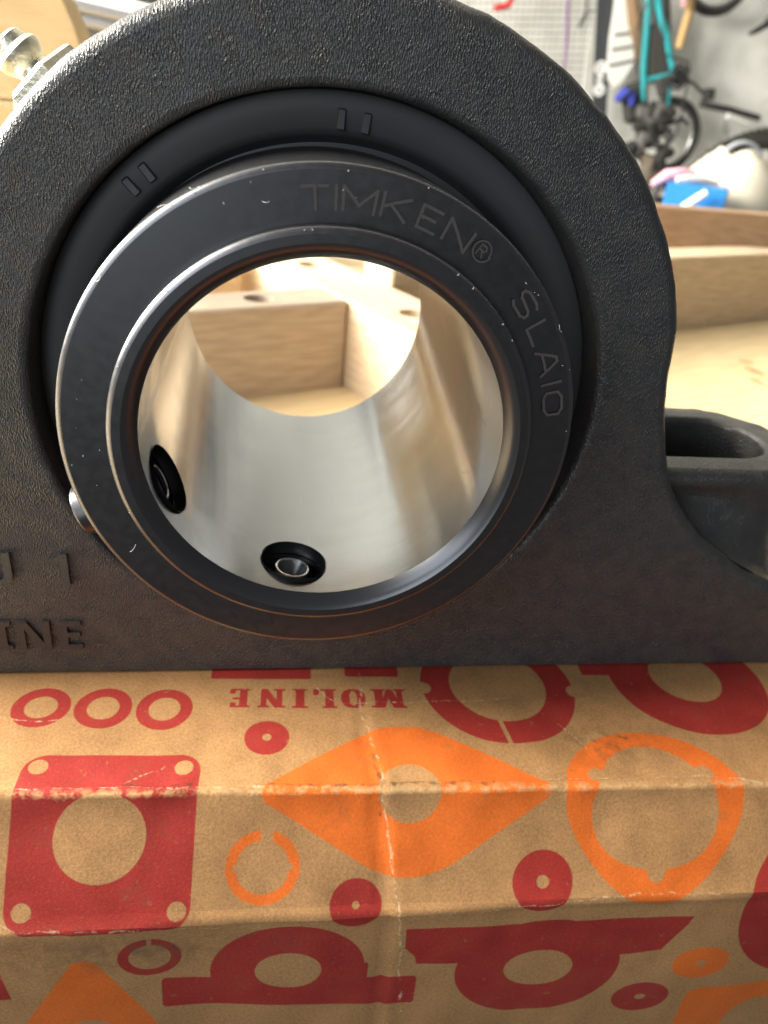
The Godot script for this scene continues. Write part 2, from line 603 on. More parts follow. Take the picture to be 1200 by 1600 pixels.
			c = c.lerp(smudge * 0.6, dirt[k] * clampf(0.42 + 1.2 * w, 0.0, 0.7))
			var col := Color(c.x, c.y, c.z).linear_to_srgb()
			data[k * 3] = int(clampf(col.r, 0.0, 1.0) * 255.0)
			data[k * 3 + 1] = int(clampf(col.g, 0.0, 1.0) * 255.0)
			data[k * 3 + 2] = int(clampf(col.b, 0.0, 1.0) * 255.0)
	return ImageTexture.create_from_image(Image.create_from_data(PW, PH, false, Image.FORMAT_RGB8, data))


func field(freq: float, octaves: int, sd: int) -> PackedByteArray:
	var f := FastNoiseLite.new()
	f.noise_type = FastNoiseLite.TYPE_SIMPLEX_SMOOTH
	f.frequency = freq
	f.fractal_octaves = octaves
	f.seed = sd
	var im := f.get_image(PW, PH, false, false, true)
	im.convert(Image.FORMAT_L8)
	return im.get_data()


func cardboard_box() -> void:
	var o := thing("cardboard_box", "crushed brown cardboard box printed with red and orange bearing parts, under the black bearing", "box", Vector3(0.9, FLOOR, -1.2) * U)
	var m := mat(Color.WHITE, 0.78, 0.0, 0.4)
	m.albedo_texture = print_picture()
	m.texture_repeat = false
	# fibre relief rides on the print's own coordinates
	m.heightmap_enabled = true
	m.heightmap_texture = noise_tex(0.35, 2, 1024, FastNoiseLite.TYPE_SIMPLEX_SMOOTH, [], 31)
	m.heightmap_scale = 0.004
	var along := Vector3(1, 0, 0.0285).normalized()
	var back := Vector3(along.z, 0, -along.x)
	var o0 := Vector3(0, BASE - 0.004, 0.485)
	var a1 := deg_to_rad(57.0)
	var a2 := deg_to_rad(86.0)
	var d1 := -back * cos(a1) - Vector3(0, sin(a1), 0)
	var n1 := Vector3(0, cos(a1), 0) - back * sin(a1)
	var d2 := -back * cos(a2) - Vector3(0, sin(a2), 0)
	var n2 := Vector3(0, cos(a2), 0) - back * sin(a2)
	var us := []
	for i in 149:
		us.append(-2.7 + 7.4 * i / 148.0)
	var ss := [-4.3, -3.0, -2.0, -1.7]
	for i in 52:
		ss.append(-1.62 + 4.26 * i / 51.0)
	for e in [-0.05, -0.02, 0.015, 0.045, 0.72, 0.75, 0.775, 0.8, 0.825]:
		ss.append(e)
	ss.sort()
	var rows := []
	var uvs := []
	var bend := func(u: float, s: float) -> Vector3:
		var fold := 0.785 - 0.02 * clampf(u, -2.0, 3.0) + 0.012 * sin(u * 3.1)
		var p := o0 + along * u
		var nrm := Vector3.UP
		if s <= 0.0:
			p += back * -s
		elif s <= fold:
			p += d1 * s
			nrm = n1
		else:
			p += d1 * fold + d2 * (s - fold)
			nrm = n2
		var soft := 0.0
		if s > -1.0:
			soft = noise.get_noise_2d(u * 60.0, s * 60.0) * 0.022 + noise.get_noise_2d(u * 210.0 + 50.0, s * 210.0) * 0.006
			soft *= smoothstep(-1.0, -0.5, s)
			# the paper puckers along the creases
			soft += (0.02 + 0.03 * noise.get_noise_1d(u * 130.0)) * exp(-pow((s - 0.02) / 0.045, 2.0))
			soft -= (0.012 + 0.02 * noise.get_noise_1d(u * 170.0 + 40.0)) * exp(-pow((s + 0.075) / 0.05, 2.0))
			soft += 0.012 * exp(-pow((s - fold) / 0.05, 2.0))
			# the vertical fold
			var fu := u - (0.36 + 0.1 * clampf(s + 0.4, 0.0, 1.3))
			soft -= 0.013 * exp(-pow(fu / 0.03, 2.0)) * smoothstep(-0.95, -0.5, s)
			soft += 0.005 * exp(-pow((fu - 0.07) / 0.05, 2.0)) * smoothstep(-0.95, -0.5, s)
		return p + nrm * soft
	for s in ss:
		var row := []
		var ur := []
		for u in us:
			row.append(bend.call(u, s))
			ur.append((Vector2(u, s) - PU) * PPU / Vector2(PW, PH))
		rows.append(row)
		uvs.append(ur)
	var b := maker()
	b.sheet(rows, 1.0, uvs)
	build("printed_wrap", b, m, o)
	# plain ends, back and lower front
	var e := maker()
	var last: Array = rows[rows.size() - 1]
	for side in [0, us.size() - 1]:
		var mid := Vector3(last[side].x, FLOOR, -1.0)
		for i in rows.size() - 1:
			e.flat(mid, rows[i][side], rows[i + 1][side], Vector3(-1 if side == 0 else 1, 0, 0))
		e.flat(mid, last[side], Vector3(last[side].x, FLOOR, last[side].z), Vector3(-1 if side == 0 else 1, 0, 0))
		e.flat(mid, rows[0][side], Vector3(rows[0][side].x, FLOOR, rows[0][side].z), Vector3(-1 if side == 0 else 1, 0, 0))
	var l0: Vector3 = last[0]
	var l1: Vector3 = last[us.size() - 1]
	e.quad(l0, l1, Vector3(l1.x, FLOOR, l1.z), Vector3(l0.x, FLOOR, l0.z), Vector3(0, 0, 1))
	var k0: Vector3 = rows[0][0]
	var k1: Vector3 = rows[0][us.size() - 1]
	e.quad(k0, k1, Vector3(k1.x, FLOOR, k1.z), Vector3(k0.x, FLOOR, k0.z), Vector3(0, 0, -1))
	build("plain_panel", e, mat(lin(0.45, 0.3, 0.15), 0.8), o)


# ------------------------------------------------------------------ the bearing
func outline() -> PackedVector2Array:
	# right half from the foot's lower corner up to the crown, then mirrored
	var key := [Vector2(4.7, -1.8), Vector2(4.62, -1.68), Vector2(4.3, -1.565), Vector2(3.9, -1.435), Vector2(3.5, -1.285), Vector2(3.15, -1.105), Vector2(2.88, -0.93), Vector2(2.66, -0.735), Vector2(2.48, -0.49), Vector2(2.36, -0.22), Vector2(2.275, 0.06), Vector2(2.225, 0.33), Vector2(2.2, 0.6)]
	var half := PackedVector2Array([Vector2(4.7, BASE)])
	for i in key.size() - 1:
		var p0: Vector2 = key[maxi(i - 1, 0)]
		var p3: Vector2 = key[mini(i + 2, key.size() - 1)]
		var last := key[i] as Vector2
		for s in 5:
			half.append(last.cubic_interpolate(key[i + 1], p0, p3, s / 5.0))
	var c := Vector2(0.06, 0.02)
	var a0 := asin(0.58 / 2.215)
	for i in 60:
		var a := lerpf(a0, PI / 2.0, i / 59.0)
		var r := lerpf(2.215, 2.185, i / 59.0)
		half.append(c + Vector2(cos(a), sin(a)) * r)
	var all := half.duplicate()
	for i in range(half.size() - 2, -1, -1):
		var q := half[i]
		all.append(Vector2(0.12 - q.x, q.y))
	return all


# sand-cast skin under paint: short upright grains, deep in places and nearly filled in others
func cast_skin() -> ImageTexture:
	var size := 1024
	var maps := []
	for k in 3:
		var f := FastNoiseLite.new()
		f.noise_type = FastNoiseLite.TYPE_SIMPLEX_SMOOTH
		f.seed = 70 + k
		f.frequency = [0.05, 0.011, 0.16][k]
		f.fractal_octaves = [2, 3, 1][k]
		# the grain is drawn out: a picture half as wide, stretched, would lose detail, so the noise is squeezed instead
		var im: Image
		if k == 0:
			im = f.get_seamless_image(size * 3, size, false, false, 0.15, true)
			im.resize(size, size, Image.INTERPOLATE_CUBIC)
		else:
			im = f.get_seamless_image(size, size, false, false, 0.15, true)
		im.convert(Image.FORMAT_L8)
		maps.append(im.get_data())
	var g: PackedByteArray = maps[0]
	var w: PackedByteArray = maps[1]
	var fine: PackedByteArray = maps[2]
	var out := PackedByteArray()
	out.resize(size * size)
	for i in size * size:
		var a := g[i] / 255.0
		var deep := clampf((w[i] / 255.0 - 0.1) * 1.3, 0.4, 1.0)
		var bump := clampf((a - 0.5) * 2.4, -0.25, 1.0)
		out[i] = int(clampf(0.35 + bump * deep * 0.55 + (fine[i] / 255.0 - 0.5) * 0.12, 0.0, 1.0) * 255.0)
	return ImageTexture.create_from_image(Image.create_from_data(size, size, false, Image.FORMAT_L8, out))


func flank(x: float) -> float:      # height of the casting's shoulder at x, right of the dome
	var key := [Vector2(2.2, 0.6), Vector2(2.275, 0.06), Vector2(2.36, -0.22), Vector2(2.48, -0.49), Vector2(2.66, -0.735), Vector2(2.88, -0.93), Vector2(3.15, -1.105), Vector2(3.5, -1.285), Vector2(3.9, -1.435), Vector2(4.3, -1.565), Vector2(4.62, -1.68), Vector2(6, -2.0)]
	for i in key.size() - 1:
		if x <= key[i + 1].x:
			return lerpf(key[i].y, key[i + 1].y, clampf((x - key[i].x) / (key[i + 1].x - key[i].x), 0, 1))
	return -2.0


func casting_body() -> Builder:
	var b := maker()
	var line := outline()
	var m := line.size()
	# the flat foot is one more run of points along the base
	var run := PackedVector2Array(line)
	var steps := 60
	for i in range(1, steps):
		run.append(Vector2(lerpf(line[m - 1].x, line[0].x, float(i) / steps), BASE))
	m = run.size()
	var nrm := []
	for i in m:
		var d := run[(i + 1) % m] - run[(i - 1 + m) % m]
		var nn := Vector2(d.y, -d.x).normalized()
		if run[i].y <= BASE + 0.001:
			nn = Vector2(0, -1)
		nrm.append(nn)
	var hub := Vector2(0.033, 0.007)
	var R := 1.715
	var back := -2.3
	var e := 0.08
	var rn := 240
	# the machined recess and its worn lip
	var rows := []
	for p in [[0.0, -2.2], [0.0, FACE - 0.035], [0.008, FACE - 0.014], [0.024, FACE - 0.003], [0.045, FACE]]:
		var row := []
		for i in rn:
			var an := -PI / 2.0 + TAU * i / rn
			var d := Vector2(cos(an), sin(an))
			var wob := 0.005 * noise.get_noise_2d(d.x * 900.0, d.y * 900.0) if p[0] > 0.001 else 0.0
			var q = hub + d * (R + p[0] + wob)
			row.append(Vector3(q.x, q.y, p[1]))
		rows.append(row)
	b.sheet(rows.slice(0, 2), -1.0, [], true)
	b.sheet(rows.slice(1), -1.0, [], true)
	var lip: Array = rows[4]
	# the rough outer edge: from the face round to the back
	var edge := []
	for k in 7:
		var a := PI / 2.0 * k / 6.0
		edge.append([-e + e * sin(a), FACE - e + e * cos(a)])
	edge.append([0.0, -1.0])
	edge.append([0.0, -1.5])
	edge.append([0.0, back])
	var outer := []
	for p in edge:
		var row := []
		for i in m:
			var q: Vector2 = run[i] + nrm[i] * (p[0] if run[i].y > BASE + 0.001 else p[0] * 0.25)
			var w := 0.009 * noise.get_noise_3d(q.x * 260.0, q.y * 260.0, p[1] * 260.0) + 0.006 * noise.get_noise_3d(q.x * 700.0, q.y * 700.0, p[1] * 700.0)
			if p[0] < -0.03 or run[i].y <= BASE + 0.001:
				w *= 0.15
			q += nrm[i] * w
			row.append(Vector3(q.x, q.y, p[1]))
		outer.append(row)
	b.sheet(outer, -1.0, [], true)
	# the face, as a right and a left half
	var rim: Array = outer[0]
	var top_i := 0
	var low_i := m - 1
	for i in m:
		if rim[i].y > rim[top_i].y:
			top_i = i
		if i >= line.size() and absf(rim[i].x - hub.x) < absf(rim[low_i].x - hub.x):
			low_i = i
	for half in 2:
		var poly := PackedVector2Array()
		var i := low_i if half == 0 else top_i
		var stop := top_i if half == 0 else low_i
		while true:
			poly.append(Vector2(rim[i].x, rim[i].y))
			if i == stop:
				break
			i = (i + 1) % m
		for k in rn / 2 + 1:
			var j: int = (rn / 2 - k) if half == 0 else (rn - k) % rn
			poly.append(Vector2(lip[j].x, lip[j].y))
		var ids := Geometry2D.triangulate_polygon(poly)
		for k in range(0, ids.size(), 3):
			var c := []
			for w in 3:
				c.append(Vector3(poly[ids[k + w]].x, poly[ids[k + w]].y, FACE))
			b.tri(c[0], c[1], c[2], Vector3(0, 0, 1), Vector3(0, 0, 1), Vector3(0, 0, 1))
	rows = outer
	# back wall with the shaft opening
	var lastr: Array = rows[rows.size() - 1]
	for j in m:
		var k := (j + 1) % m
		var p := Vector3(hub.x, hub.y, 0) + (Vector3(lastr[j].x, lastr[j].y, 0) - Vector3(hub.x, hub.y, 0)).normalized() * 1.3 + Vector3(0, 0, back)
		var q := Vector3(hub.x, hub.y, 0) + (Vector3(lastr[k].x, lastr[k].y, 0) - Vector3(hub.x, hub.y, 0)).normalized() * 1.3 + Vector3(0, 0, back)
		b.quad(lastr[j], lastr[k], q, p, Vector3(0, 0, -1))
	return b


# a bolt boss: a raised oval pad with a slot, its foot swept out into the casting
func boss(side: float) -> Builder:
	var b := maker()
	var top := -0.45
	var c0 := Vector2(2.3, -1.46)
	var c1 := Vector2(3.23, -1.46)
	var n := 72
	var ring_at := func(r: float, i: int) -> Vector2:
		var a := TAU * i / n
		var c := c1 if cos(a) >= 0.0 else c0
		return c + Vector2(cos(a), sin(a)) * r
	var put := func(q: Vector2, y: float) -> Vector3:
		var x := q.x if side > 0.0 else 0.12 - q.x
		return Vector3(x, y, q.y)
	var section := [[0.37, -2.02], [0.37, top - 0.05], [0.385, top - 0.015], [0.42, top], [0.5, top], [0.6, top], [0.61, top - 0.004], [0.645, top - 0.022], [0.67, top - 0.055], [0.675, top - 0.1], [0.65, top - 0.14]]
	var rows := []
	for s in section:
		var row := []
		for i in n:
			var q: Vector2 = ring_at.call(s[0], i)
			var w: float = noise.get_noise_3d(q.x * 400.0, s[1] * 400.0, q.y * 400.0) * 0.012
			var p: Vector3 = put.call(q + (q - Vector2(2.8, -1.44)).normalized() * w, s[1] + w * 0.7)
			row.append(p)
		rows.append(row)
	var fil := 0.205
	for k in 7:
		var a := PI / 2.0 * k / 6.0
		var row := []
		for i in n:
			var q: Vector2 = ring_at.call(0.615 + fil * (1.0 - cos(a)), i)
			var f := flank(q.x) - 0.01
			var yy := minf(f + 0.45 * (1.0 - sin(a)), top - 0.18)
			var w: float = noise.get_noise_3d(q.x * 400.0, yy * 400.0, q.y * 400.0) * 0.014
			row.append(put.call(q, yy + w))
		rows.append(row)
	b.sheet(rows, side, [], true)
	return b


func stroke(b: Builder, pts: Array, wide: float, z: float, place: Callable) -> void:
	for i in pts.size() - 1:
		z += 0.0011
		var a: Vector2 = pts[i]
		var c: Vector2 = pts[i + 1]
		var d := (c - a).normalized()
		var s := Vector2(-d.y, d.x) * wide / 2.0
		a -= d * wide * 0.45
		c += d * wide * 0.45
		var m := maxi(1, int(a.distance_to(c) / 0.04))
		for k in m:
			var p := a.lerp(c, float(k) / m)
			var q := a.lerp(c, float(k + 1) / m)
			b.quad(place.call(p + s, z), place.call(q + s, z), place.call(q - s, z), place.call(p - s, z), Vector3(0, 0, 1))


func etched() -> Builder:
	# strokes of the maker's name and part number, bent round the collar's face
	var b := maker()
	var h := 0.105
	var rise := [95.2, 1.213, 17.0, 1.243]
	var glyph := {
		"T": [[Vector2(0, 1), Vector2(1, 1)], [Vector2(0.5, 1), Vector2(0.5, 0)]],
		"I": [[Vector2(0.5, 1), Vector2(0.5, 0)]],
		"M": [[Vector2(0, 0), Vector2(0, 1), Vector2(0.5, 0.25), Vector2(1, 1), Vector2(1, 0)]],
		"K": [[Vector2(0, 0), Vector2(0, 1)], [Vector2(1, 1), Vector2(0.1, 0.45)], [Vector2(0.3, 0.57), Vector2(1, 0)]],
		"E": [[Vector2(1, 1), Vector2(0, 1), Vector2(0, 0), Vector2(1, 0)], [Vector2(0, 0.52), Vector2(0.8, 0.52)]],
		"N": [[Vector2(0, 0), Vector2(0, 1), Vector2(1, 0), Vector2(1, 1)]],
		"S": [[Vector2(1, 0.9), Vector2(0.8, 1), Vector2(0.2, 1), Vector2(0, 0.85), Vector2(0, 0.68), Vector2(0.15, 0.55), Vector2(0.85, 0.45), Vector2(1, 0.32), Vector2(1, 0.15), Vector2(0.8, 0), Vector2(0.2, 0), Vector2(0, 0.1)]],
		"L": [[Vector2(0, 1), Vector2(0, 0), Vector2(1, 0)]],
		"A": [[Vector2(0, 0), Vector2(0.42, 1), Vector2(0.58, 1), Vector2(1, 0)], [Vector2(0.15, 0.3), Vector2(0.85, 0.3)]],
		"0": [[Vector2(0.25, 0), Vector2(0, 0.2), Vector2(0, 0.8), Vector2(0.25, 1), Vector2(0.75, 1), Vector2(1, 0.8), Vector2(1, 0.2), Vector2(0.75, 0), Vector2(0.25, 0)]],
	}
	var text := [["T", 98.0, 92.6], ["I", 91.6, 90.0], ["M", 89.2, 82.2], ["K", 80.6, 75.0], ["E", 72.0, 67.6], ["N", 65.4, 59.3], ["S", 42.0, 36.8], ["L", 33.6, 29.0], ["A", 26.8, 20.4], ["I", 18.6, 17.0], ["0", 15.4, 9.6]]
	for g in text:
		var base: float = lerpf(rise[1], rise[3], clampf((rise[0] - g[1]) / 45.0, 0.0, 1.0))
		var place := func(p: Vector2, z: float) -> Vector3:   # x in radians of arc times radius, y up
			var r := base + p.y
			var a: float = deg_to_rad(g[1]) - p.x / (base + h / 2.0)
			return Vector3(cos(a) * r, sin(a) * r, z)
		var w: float = deg_to_rad(g[1] - g[2]) * (base + h / 2.0)
		for line in glyph[g[0]]:
			var pts := []
			for p in line:
				pts.append(Vector2(p.x * w, p.y * h))
			stroke(b, pts, 0.0155, COLLAR + 0.003 + 0.004 * glyph[g[0]].find(line), place)
	# the registered mark: a small ring with an R
	var c := deg_to_rad(55.9)
	var mid := Vector2(cos(c), sin(c)) * 1.297
	var flat_place := func(p: Vector2, z: float) -> Vector3:
		var q := mid + p.rotated(c - PI / 2.0)
		return Vector3(q.x, q.y, z)
	var circle := []
	for k in 25:
		circle.append(Vector2.from_angle(TAU * k / 24.0) * 0.05)
	stroke(b, circle, 0.009, COLLAR + 0.003, flat_place)
	for line in [[Vector2(-0.018, -0.027), Vector2(-0.018, 0.027), Vector2(0.012, 0.027), Vector2(0.02, 0.014), Vector2(0.012, 0.002), Vector2(-0.018, 0.002)], [Vector2(0.0, 0.002), Vector2(0.02, -0.027)]]:
		stroke(b, line, 0.009, COLLAR + 0.003, flat_place)
	return b


func bore_mesh(holes: Array, hole_r: float) -> Builder:
	var b := maker()
	var z0 := -0.075
	var z1 := -2.885
	var h0 := -0.085
	var h1 := -0.685
	var place := func(p: Vector2) -> Vector3: return Vector3(cos(p.x), sin(p.x), p.y)
	var normal := func(p: Vector2) -> Vector3: return Vector3(-cos(p.x), -sin(p.x), 0)
	var step := deg_to_rad(2.0)
	var bands := [[z0, h0], [h0, h1]]
	for i in 8:
		bands.append([lerpf(h1, z1, i / 8.0), lerpf(h1, z1, (i + 1) / 8.0)])
	for band in bands.size():
		for k in 180:
			var a := -PI + k * step
			if band == 1:
				var skip := false
				for h in holes:
					var off: float = rad_to_deg(a + step / 2.0) - h
					skip = skip or absf(off) < 16.0
				if skip:
					continue
			var q := [Vector2(a, bands[band][0]), Vector2(a, bands[band][1]), Vector2(a + step, bands[band][1]), Vector2(a + step, bands[band][0])]
			for t in [[0, 1, 2], [0, 2, 3]]:
				var p := []
				for i in 3:
					p.append(q[t[i]])
				b.tri(place.call(p[0]), place.call(p[1]), place.call(p[2]), normal.call(p[0]), normal.call(p[1]), normal.call(p[2]), Vector2(p[0].y, p[0].x), Vector2(p[1].y, p[1].x), Vector2(p[2].y, p[2].x))
	for h in holes:
		var c := deg_to_rad(h)
		b.holed(Rect2(c - deg_to_rad(16.0), h1, deg_to_rad(32.0), h0 - h1), Vector2(c, -0.385), hole_r, 16, 12, place, normal)
	# the tangent of the grinding marks runs along the axis: u is z
	for i in b.t.size():
		var p := b.v[i] / U
		b.t[i] = Vector2(p.z, atan2(p.y, p.x))
	return b


func bore_marks() -> ImageTexture:
	var size := 1024
	var f := FastNoiseLite.new()
	f.noise_type = FastNoiseLite.TYPE_SIMPLEX_SMOOTH
	f.fractal_octaves = 4
	f.seed = 90
	var rng := RandomNumberGenerator.new()
	rng.seed = 91
	var turning := PackedFloat32Array()
	for x in size:
		turning.append(rng.randf_range(-1.0, 1.0))
	var data := PackedByteArray()
	data.resize(size * size)
	for y in size:
		for x in size:
			f.frequency = 0.03
			var drag := f.get_noise_2d(x * 0.05, y)
			f.frequency = 0.3
			var speck := f.get_noise_2d(x * 0.6, y)
			data[y * size + x] = int(clampf(0.5 + 0.32 * drag + 0.035 * turning[x] + 0.11 * speck, 0.0, 1.0) * 255.0)
	for k in 60:   # scratches
		var p := Vector2(rng.randf() * size, rng.randf() * size)
		var d := Vector2.from_angle(rng.randf_range(-0.5, 0.5) + (PI / 2.0 if k % 3 else 0.0))
		for i in rng.randi_range(12, 50):
			var q := p + d * i
			var at := (int(q.y) % size) * size + int(q.x) % size
			if at >= 0:
				data[at] = maxi(0, data[at] - 70)
	return ImageTexture.create_from_image(Image.create_from_data(size, size, false, Image.FORMAT_L8, data))


func bearing() -> void:
	var o := thing("pillow_block_bearing", "black cast iron pillow block bearing with a bright steel bore, standing on the printed box", "bearing", Vector3(0.06, BASE, -1.44) * U)
	var skin := mat(lin(0.074, 0.073, 0.071), 0.42, 0.0, 0.6)
	# thin dust and handling marks on the paint
	skin.albedo_texture = noise_tex(0.008, 5, 1024, FastNoiseLite.TYPE_SIMPLEX_SMOOTH, [[0.0, grey(0.78)], [0.45, grey(0.88)], [0.62, Color(0.93, 0.91, 0.89)], [1.0, Color(1.0, 0.96, 0.92)]], 8)
	relief(skin, cast_skin(), 0.036, Vector3(20, 20, 20))
	skin.roughness_texture = noise_tex(0.02, 4, 512, FastNoiseLite.TYPE_SIMPLEX_SMOOTH, [[0.0, grey(0.72)], [1.0, grey(1.0)]], 6)
	skin.roughness = 0.4
	var body := build("casting", casting_body(), skin, o)
	for s in [1.0, -1.0]:
		build("bolt_boss", boss(s), skin, o)
	# raised foundry lettering at the lower left
	var rusty := mat(lin(0.1, 0.07, 0.056), 0.5)
	relief(rusty, skin.heightmap_texture, 0.03, Vector3(30, 26, 26))
	var font := SystemFont.new()
	font.font_names = PackedStringArray(["Droid Sans"])
	font.font_weight = 700
	for row in [["MOLINE", -1.555, -1.845, 0.24, rusty, 1.05], ["U  1", -1.585, -1.31, 0.25, skin, 1.0]]:
		var tm := TextMesh.new()
		tm.font = font
		tm.font_size = 64
		tm.depth = 0.02
		tm.text = row[0]
		tm.curve_step = 2.0
		var box := tm.get_aabb()
		var k: float = row[3] / box.size.y
		var letter := MeshInstance3D.new()
		letter.name = "raised_lettering"
		letter.mesh = tm
		letter.material_override = row[4]
		body.add_child(letter, true)
		letter.scale = Vector3(k * row[5], k, k * 2.2) * U
		letter.position = Vector3(row[1] - box.end.x * k * row[5], row[2] - box.position.y * k, FACE + 0.012) * U
	# seal at the bottom of the recess
	var rubber := mat(lin(0.05, 0.051, 0.053), 0.48, 0.0, 0.7)
	var sl := maker()
	sl.lathe([Vector2(1.2, -0.96), Vector2(1.44, -0.96), Vector2(1.475, -0.9), Vector2(1.49, -0.88), Vector2(1.52, -0.868), Vector2(1.6, -0.855), Vector2(1.68, -0.85), Vector2(1.7, -0.856), Vector2(1.714, -0.88)], 180, Vector3(0.033, 0.007, 0))
	var seal := build("seal", sl, rubber, o)
	for a in [88.4, 83.4, 133.2, 128.9]:
		var rib := maker()
		var an := deg_to_rad(a)
		rib.block(Vector3(cos(an) * 1.575, sin(an) * 1.572, -0.855), Vector3(0.108, 0.05, 0.03), 0.008, Basis(Vector3(0, 0, 1), an))
		build("seal_rib", rib, rubber, seal)
	# locking collar
	var black := mat(lin(0.125, 0.125, 0.127), 0.44, 1.0)
	black.roughness_texture = noise_tex(0.03, 4, 512, FastNoiseLite.TYPE_SIMPLEX_SMOOTH, [[0.0, grey(0.75)], [1.0, grey(1.0)]], 9)
	black.uv1_triplanar = true
	black.uv1_scale = Vector3(25, 25, 25)
	var worn := mat(lin(0.2, 0.2, 0.21), 0.4, 1.0)
	worn.roughness_texture = black.roughness_texture
	worn.uv1_triplanar = true
	worn.uv1_scale = Vector3(40, 40, 40)
	var cl := maker()
	cl.lathe([Vector2(1.12, COLLAR), Vector2(1.392, COLLAR)], 240)
	cl.lathe([Vector2(1.425, COLLAR - 0.033), Vector2(1.425, -0.97)], 240)
	var collar := build("locking_collar", cl, black, o)
	var ce := maker()
	ce.lathe([Vector2(1.392, COLLAR), Vector2(1.399, COLLAR - 0.002), Vector2(1.416, COLLAR - 0.012), Vector2(1.423, COLLAR - 0.024), Vector2(1.425, COLLAR - 0.033)], 240)
	build("worn_edge", ce, worn, collar)
	build("etched_lettering", etched(), mat(lin(0.115, 0.095, 0.088), 0.55), collar)
	# set screw standing out of the collar's rim at the lower left
	var sa := deg_to_rad(-156.5)
	var radial := Vector3(cos(sa), sin(sa), 0)
	var sb := Basis(Vector3(0, 0, 1).cross(radial).normalized(), Vector3(0, 0, 1), radial)
	var knob := maker()
	knob.lathe([Vector2(0.0, 0.03), Vector2(0.08, 0.03), Vector2(0.085, 0.085), Vector2(0.12, 0.12), Vector2(0.14, 0.12)], 40, radial * 1.4 + Vector3(0, 0, -0.36), sb)
	knob.lathe([Vector2(0.155, 0.105), Vector2(0.155, -0.1)], 40, radial * 1.4 + Vector3(0, 0, -0.36), sb)
	var screw_out := build("set_screw", knob, black, collar)
	var rim := maker()
	rim.lathe([Vector2(0.14, 0.12), Vector2(0.15, 0.117), Vector2(0.155, 0.105)], 40, radial * 1.4 + Vector3(0, 0, -0.36), sb)
	build("set_screw_rim", rim, worn, collar)
	# inner ring: face, worn outer edge, lead-in chamfer and bore
	var ir := maker()
	ir.lathe([Vector2(1.078, 0.0), Vector2(1.122, 0.0)], 240)
	ir.lathe([Vector2(1.1528, -0.028), Vector2(1.1528, COLLAR - 0.02)], 240)
	ir.lathe([Vector2(1.0, -2.885), Vector2(1.2, -2.885), Vector2(1.2, -0.9)], 120, Vector3.ZERO, Basis.IDENTITY, 1.0)
	var ring_part := build("inner_ring", ir, black, o)
	var ie := maker()
	ie.lathe([Vector2(1.122, 0.0), Vector2(1.13, -0.003), Vector2(1.146, -0.015), Vector2(1.1528, -0.028)], 240)
	build("worn_edge", ie, worn, ring_part)
	var lead := mat(lin(0.13, 0.13, 0.135), 0.3, 0.85)
	var lm := maker()
	lm.lathe([Vector2(1.0, -0.075), Vector2(1.012, -0.058), Vector2(1.035, -0.03), Vector2(1.058, -0.009), Vector2(1.078, 0.0)], 240)
	build("lead_in", lm, lead, ring_part)
	var steel := mat(lin(0.34, 0.35, 0.365), 0.2, 1.0)
	steel.anisotropy_enabled = true
	steel.anisotropy = 0.8
	steel.roughness_texture = noise_tex(0.02, 4, 512, FastNoiseLite.TYPE_SIMPLEX_SMOOTH, [[0.0, grey(0.72)], [1.0, grey(1.0)]], 21)
	steel.heightmap_enabled = true
	# drag marks along the bore, fine turning lines round it
	steel.heightmap_texture = bore_marks()
	steel.heightmap_scale = 0.003
	steel.uv1_scale = Vector3(1.0 / 2.9, 1.0 / TAU, 1)
	var holes := [-98.0, -156.0]
	build("bore", bore_mesh(holes, 0.212), steel, ring_part)
	var dark := mat(lin(0.035, 0.035, 0.036), 0.35, 0.6)
	for i in 2:
		var an := deg_to_rad(holes[i])
		var rd := Vector3(cos(an), sin(an), 0)
		var bs := Basis(Vector3(0, 0, 1).cross(rd).normalized(), Vector3(0, 0, 1), rd)
		var at := rd + Vector3(0, 0, -0.385)
		var hm := maker()
		var wall := [Vector2(0.213, -0.03), Vector2(0.213, 0.03)]
		for turn in 9:   # thread
			wall.append(Vector2(0.197, 0.05 + turn * 0.04))
			wall.append(Vector2(0.213, 0.07 + turn * 0.04))
		wall.append(Vector2(0.0, 0.43))
		hm.lathe(wall, 48, at, bs, -1.0)
		build("screw_hole", hm, dark, ring_part)
		# the screw's cupped end stands up inside the hole
		var sm := maker()
		sm.lathe([Vector2(0.0, 0.14), Vector2(0.05, 0.12), Vector2(0.092, 0.035)], 36, at, bs, -1.0)
		sm.lathe([Vector2(0.115, 0.045), Vector2(0.118, 0.4)], 36, at, bs, 1.0)
		var sn := maker()
		sn.lathe([Vector2(0.092, 0.035), Vector2(0.098, 0.028), Vector2(0.108, 0.03), Vector2(0.115, 0.045)], 36, at, bs, -1.0)
		var scr := build("screw_end", sm, mat(lin(0.3, 0.3, 0.3), 0.35, 0.9), ring_part)
		build("screw_cup_rim", sn, mat(lin(0.7, 0.7, 0.7), 0.3, 1.0), ring_part)
		if i == 1:
			scr.position += rd * 0.09 * U
	# grease fitting screwed into the crown, upper left
	var zinc := mat(lin(0.74, 0.7, 0.56), 0.42, 1.0)
	relief(zinc, noise_tex(0.03, 4, 512, FastNoiseLite.TYPE_SIMPLEX_SMOOTH, [], 41), 0.01, Vector3(60, 60, 60))
	var ga := deg_to_rad(135.0)
	var gd := Vector3(cos(ga), sin(ga), 0.0).normalized()
	var gc := Vector3(0.06, 0.02, -1.08)
	var gb := Basis(Vector3(0, 0, 1).cross(gd).normalized(), Vector3(0, 0, 1), gd)
	gb = gb * Basis(Vector3(0, 0, 1), deg_to_rad(-7.0))
	var hex := maker()
	var corner := []
	for k in 6:
		corner.append(Vector2.from_angle(TAU * k / 6.0))
